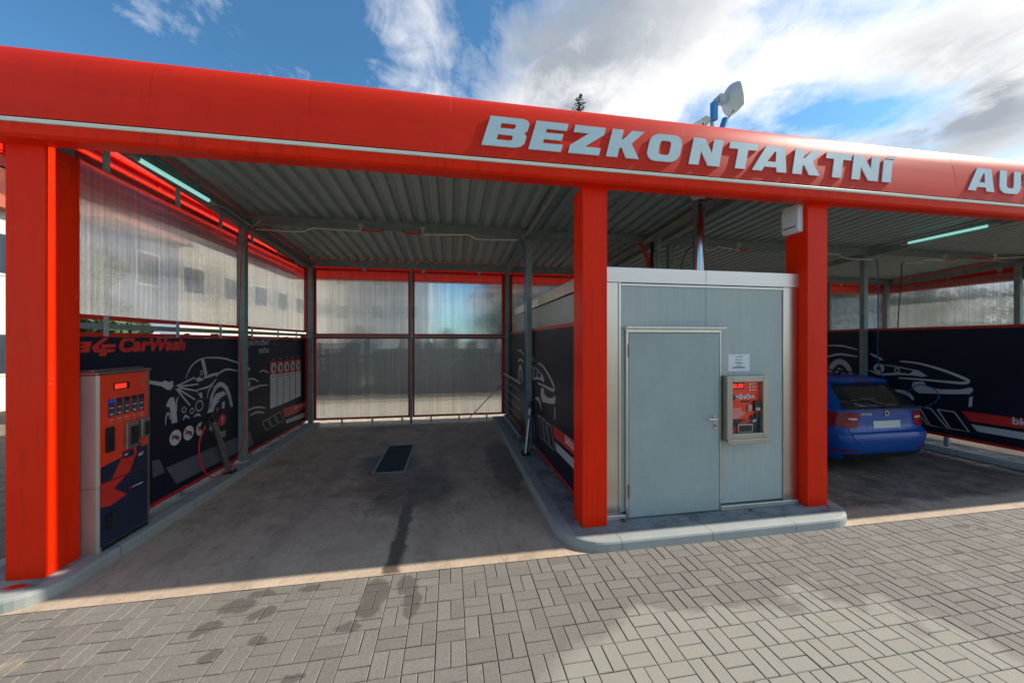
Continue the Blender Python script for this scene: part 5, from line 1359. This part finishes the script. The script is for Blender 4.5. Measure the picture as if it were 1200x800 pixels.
mb = MB(); mb.extend([(CXC-.62, CYR+3.35, 1.02), (CXC+.62, CYR+3.35, 1.02), (CXC+.52, CYR+2.66, 1.372), (CXC-.52, CYR+2.66, 1.372)], [(0, 1, 2, 3)])
o = mb.build('windscreen', 'carglass', car, recalc=False); s_ = o.modifiers.new('s', 'SOLIDIFY'); s_.thickness = .02; s_.offset = 0

# ------------------------------------------------------------------ surroundings
def house(x0, x1, y0, y1, h, roofh, wall, label, floors, nwin, face='x', win_w=1.1, name='house', ridge='y'):
    r_ = thing(name, ((x0+x1)/2, (y0+y1)/2, 0), label, 'house')
    m_ = MB(); m_.box(x0, x1, y0, y1, 0, h); wl = m_.build('wall', wall, r_)
    m_ = MB(); e = .35
    if ridge == 'y': m_.prism([(x0-e, h), (x1+e, h), ((x0+x1)/2, h+roofh)], (0, y0-e, 0), (1, 0, 0), (0, 0, 1), (0, 1, 0), 0, y1-y0+2*e)
    else: m_.prism([(y0-e, h), (y1+e, h), ((y0+y1)/2, h+roofh)], (x0-e, 0, 0), (0, 1, 0), (0, 0, 1), (1, 0, 0), 0, x1-x0+2*e)
    m_.build('roof', 'tile', r_)
    fh = h/floors
    for f in range(floors):
        for k in range(nwin):
            if face == 'x':
                yc = y0+(y1-y0)*(k+.5)/nwin; z = f*fh+fh*.35
                m_ = MB(); m_.box(x1-.02, x1+.03, yc-win_w/2, yc+win_w/2, z, z+1.3); wf = m_.build('window', 'white', r_)
                m_ = MB(); m_.box(x1+.031, x1+.04, yc-win_w/2+.08, yc+win_w/2-.08, z+.08, z+1.22); m_.build('pane', 'winglass', wf)
            else:
                xc = x0+(x1-x0)*(k+.5)/nwin; z = f*fh+fh*.35
                m_ = MB(); m_.box(xc-win_w/2, xc+win_w/2, y0-.03, y0+.02, z, z+1.3); wf = m_.build('window', 'white', r_)
                m_ = MB(); m_.box(xc-win_w/2+.08, xc+win_w/2-.08, y0-.04, y0-.031, z+.08, z+1.22); m_.build('pane', 'winglass', wf)
house(-22, -12, 17.8, 36, 9.5, 3, 'cream', 'tall cream house far left behind the translucent side wall', 3, 6, win_w=1.5)
house(-21, -11.5, 14.4, 17.6, 6.2, 3.0, 'greywall', 'grey blue house with red roof behind the left translucent wall', 2, 1, ridge='x')
house(-22, -13, -6, 14.0, 5.9, 2.6, 'whitewall', 'white house with red tiled roof at the far left edge', 2, 7)
house(-14, -2, 34, 42, 9, 3, 'whitewall', 'white house beyond the hedge behind the rear wall', 3, 4, face='y')
house(3, 14, 40, 50, 8, 3, 'cream', 'cream house far behind the cabin', 3, 4, face='y')
house(24, 34, 20, 32, 8, 3, 'whitewall', 'white house behind the far right wall', 2, 4, face='y')
# foliage helper: many small leaf faces
def leaf_cloud(m_, pts_fn, n, size, rnd):
    for _ in range(n):
        p = pts_fn(rnd); a = Vector((rnd.uniform(-1, 1), rnd.uniform(-1, 1), rnd.uniform(-.6, 1))).normalized()
        b_ = a.orthogonal().normalized(); c_ = a.cross(b_); s_ = size*rnd.uniform(.6, 1.3); q = len(m_.v)
        m_.v += [p-b_*s_, p+c_*s_*.5, p+b_*s_, p-c_*s_*.5]; m_.f.append((q, q+1, q+2, q+3))
def thuja(h, seed):
    rnd = random.Random(seed); r_ = thing('thuja', (0, 0, 0), 'x', 'hedge tree', 'thuja hedge behind the board fence')
    m_ = MB(); m_.tube([(0, 0, 0), (0, 0, h*.8)], [.05, .02], 8); m_.build('trunk', 'bark', r_)
    def fn(rn):
        t = rn.random()**.8; z = .06+t*h*.96; rad = .46*(1-t**2.2)+.05; a = rn.uniform(0, 2*pi)
        lump = 1+.18*sin(3*a+z*5+seed); rr = rad*lump*sqrt(rn.uniform(.35, 1)); return Vector((rr*cos(a), rr*sin(a), z))
    m_ = MB(); leaf_cloud(m_, fn, 1700, .07, rnd); m_.build('crown', 'leaf', r_, recalc=False)
    return r_
th = [thuja(2.25, 1), thuja(2.5, 2)]
k = 0; x = -9.0
while x < 14:
    if -4.0 < x < 0.2 or x > 4 or x < -4 or True:
        o = th[k] if k < 2 else copy_tree(th[k % 2])
        o.location = (x, 14.2+R.uniform(-.15, .15), -.02); o.rotation_euler.z = R.uniform(0, 6)
        sc_ = R.uniform(.86, 1.05); o.scale = (sc_, sc_, sc_*R.uniform(.9, 1.05))
        o['label'] = 'dark thuja in the hedge row just behind the board fence'
    k += 1; x += R.uniform(.72, .95) if not (-2.4 < x < -1.9) else 1.3
# spruce
def spruce(x, y, h, label):
    rnd = random.Random(3); r_ = thing('spruce_tree', (x, y, 0), label, 'tree')
    m_ = MB(); m_.tube([(x, y, 0), (x, y, h*.5), (x, y, h)], [.22, .12, .01], 10); m_.build('trunk', 'bark', r_)
    m_ = MB(); z = 1.6
    while z < h-.05:
        t = (h-z)/h; rad = .12+3.0*t**.85; nb = 7 if t > .06 else 5
        for b_ in range(nb):
            a = rnd.uniform(0, 2*pi); L = rad*rnd.uniform(.75, 1.1); up_ = .45 if t < .1 else .05-.25*t
            ns = max(3, int(L/.12))
            for k_ in range(ns):
                f = (k_+.4)/ns; p = Vector((x+cos(a)*L*f, y+sin(a)*L*f, z+L*up_*f-.12*L*f*f))
                for q_ in range(5):
                    ww = (.05+.16*(1-f)*min(1, L))*(1 if t > .05 else .8)
                    d = Vector((cos(a+rnd.uniform(-1.3, 1.3)), sin(a+rnd.uniform(-1.3, 1.3)), rnd.uniform(-.4, .5))).normalized()*ww*1.5
                    s_ = d.cross(Vector((rnd.uniform(-1, 1), rnd.uniform(-1, 1), 1))).normalized()*.022; i0 = len(m_.v)
                    m_.v += [p-s_, p+s_, p+d]; m_.f.append((i0, i0+1, i0+2))
        z += .12+.22*t
    for k_ in range(14):
        a = rnd.uniform(0, 6.28); zz_ = h-rnd.uniform(0, .5); p = Vector((x, y, zz_)); d = Vector((cos(a)*.07, sin(a)*.07, .08)); s_ = Vector((-sin(a), cos(a), 0))*.012; i0 = len(m_.v)
        m_.v += [p-s_, p+s_, p+d]; m_.f.append((i0, i0+1, i0+2))
    m_.build('crown', 'needle', r_, recalc=False)
spruce(5.95, 16, 13.55, 'tall spruce whose tip shows above the red sign')
def broadleaf(x, y, h, rad, label, seed):
    rnd = random.Random(seed); r_ = thing('broadleaf_tree', (x, y, 0), label, 'tree')
    m_ = MB(); m_.tube([(x, y, 0), (x+.1, y, h*.45), (x, y+.1, h*.8)], [.2, .14, .04], 10)
    cl = []
    for k_ in range(16):
        a = rnd.uniform(0, 2*pi); z = h*rnd.uniform(.4, .95); rr = rad*rnd.uniform(.2, .85)*(1.1-abs(z/h-.6)); c_ = Vector((x+rr*cos(a), y+rr*sin(a), z)); cl.append((c_, rad*rnd.uniform(.28, .45)))
        m_.tube([(x, y, h*.35+.2*z*.3), c_], [.05, .015], 6)
    m_.build('trunk', 'bark', r_)
    m_ = MB()
    for c_, r0 in cl:
        def fn(rn):
            v = Vector((rn.gauss(0, 1), rn.gauss(0, 1), rn.gauss(0, 1))).normalized()*r0*rn.uniform(.5, 1.05)**.7; v.z *= .75; return c_+v
        leaf_cloud(m_, fn, 420, .11, rnd)
    m_.build('crown', 'leaf2', r_, recalc=False)
broadleaf(4.6, 27, 6.0, 2.3, 'leafy tree behind the right half of the rear wall', 4)
broadleaf(9.2, 22, 6.5, 2.5, 'leafy tree behind the cabin and rear wall', 8)
broadleaf(18.5, 15, 6.0, 2.4, 'leafy tree behind the far bay', 12)
broadleaf(20.5, 8.0, 4.6, 2.1, 'low leafy tree outside the far right wall, nearest the street', 21)
broadleaf(20.8, 12.2, 4.4, 2.1, 'low leafy tree outside the far right wall, further back', 22)
fe = thing('board_fence', (2.5, 13.0, -.01), 'dark vertical board fence with uneven top seen through the rear wall', 'fence')
mb = MB(); x = -8.5; rf = random.Random(9)
while x < 14:
    w_ = rf.uniform(.12, .22); h_ = rf.choice((2.0, 2.15, 2.25, 2.3, 2.0, 1.5, 1.8)); mb.box(x, x+w_, 12.97+rf.uniform(-.01, .01), 13.0, .05, h_); x += w_+rf.choice((.012, .015, .02, .02, .09))
mb.build('boards', 'fence', fe)
mb = MB(); mb.box(-8.6, 14.2, 13.01, 13.06, .4, .5); mb.box(-8.6, 14.2, 13.01, 13.06, 1.5, 1.6); mb.build('rail', 'fence', fe)
for k in range(10):
    mb = MB(); mb.box(-8.5+k*2.5, -8.42+k*2.5, 13.07, 13.15, 0, 1.9); mb.build('post', 'galv', fe)
broadleaf(-9.5, 11.5, 4.2, 1.3, 'small leafy tree outside the left wall', 15)
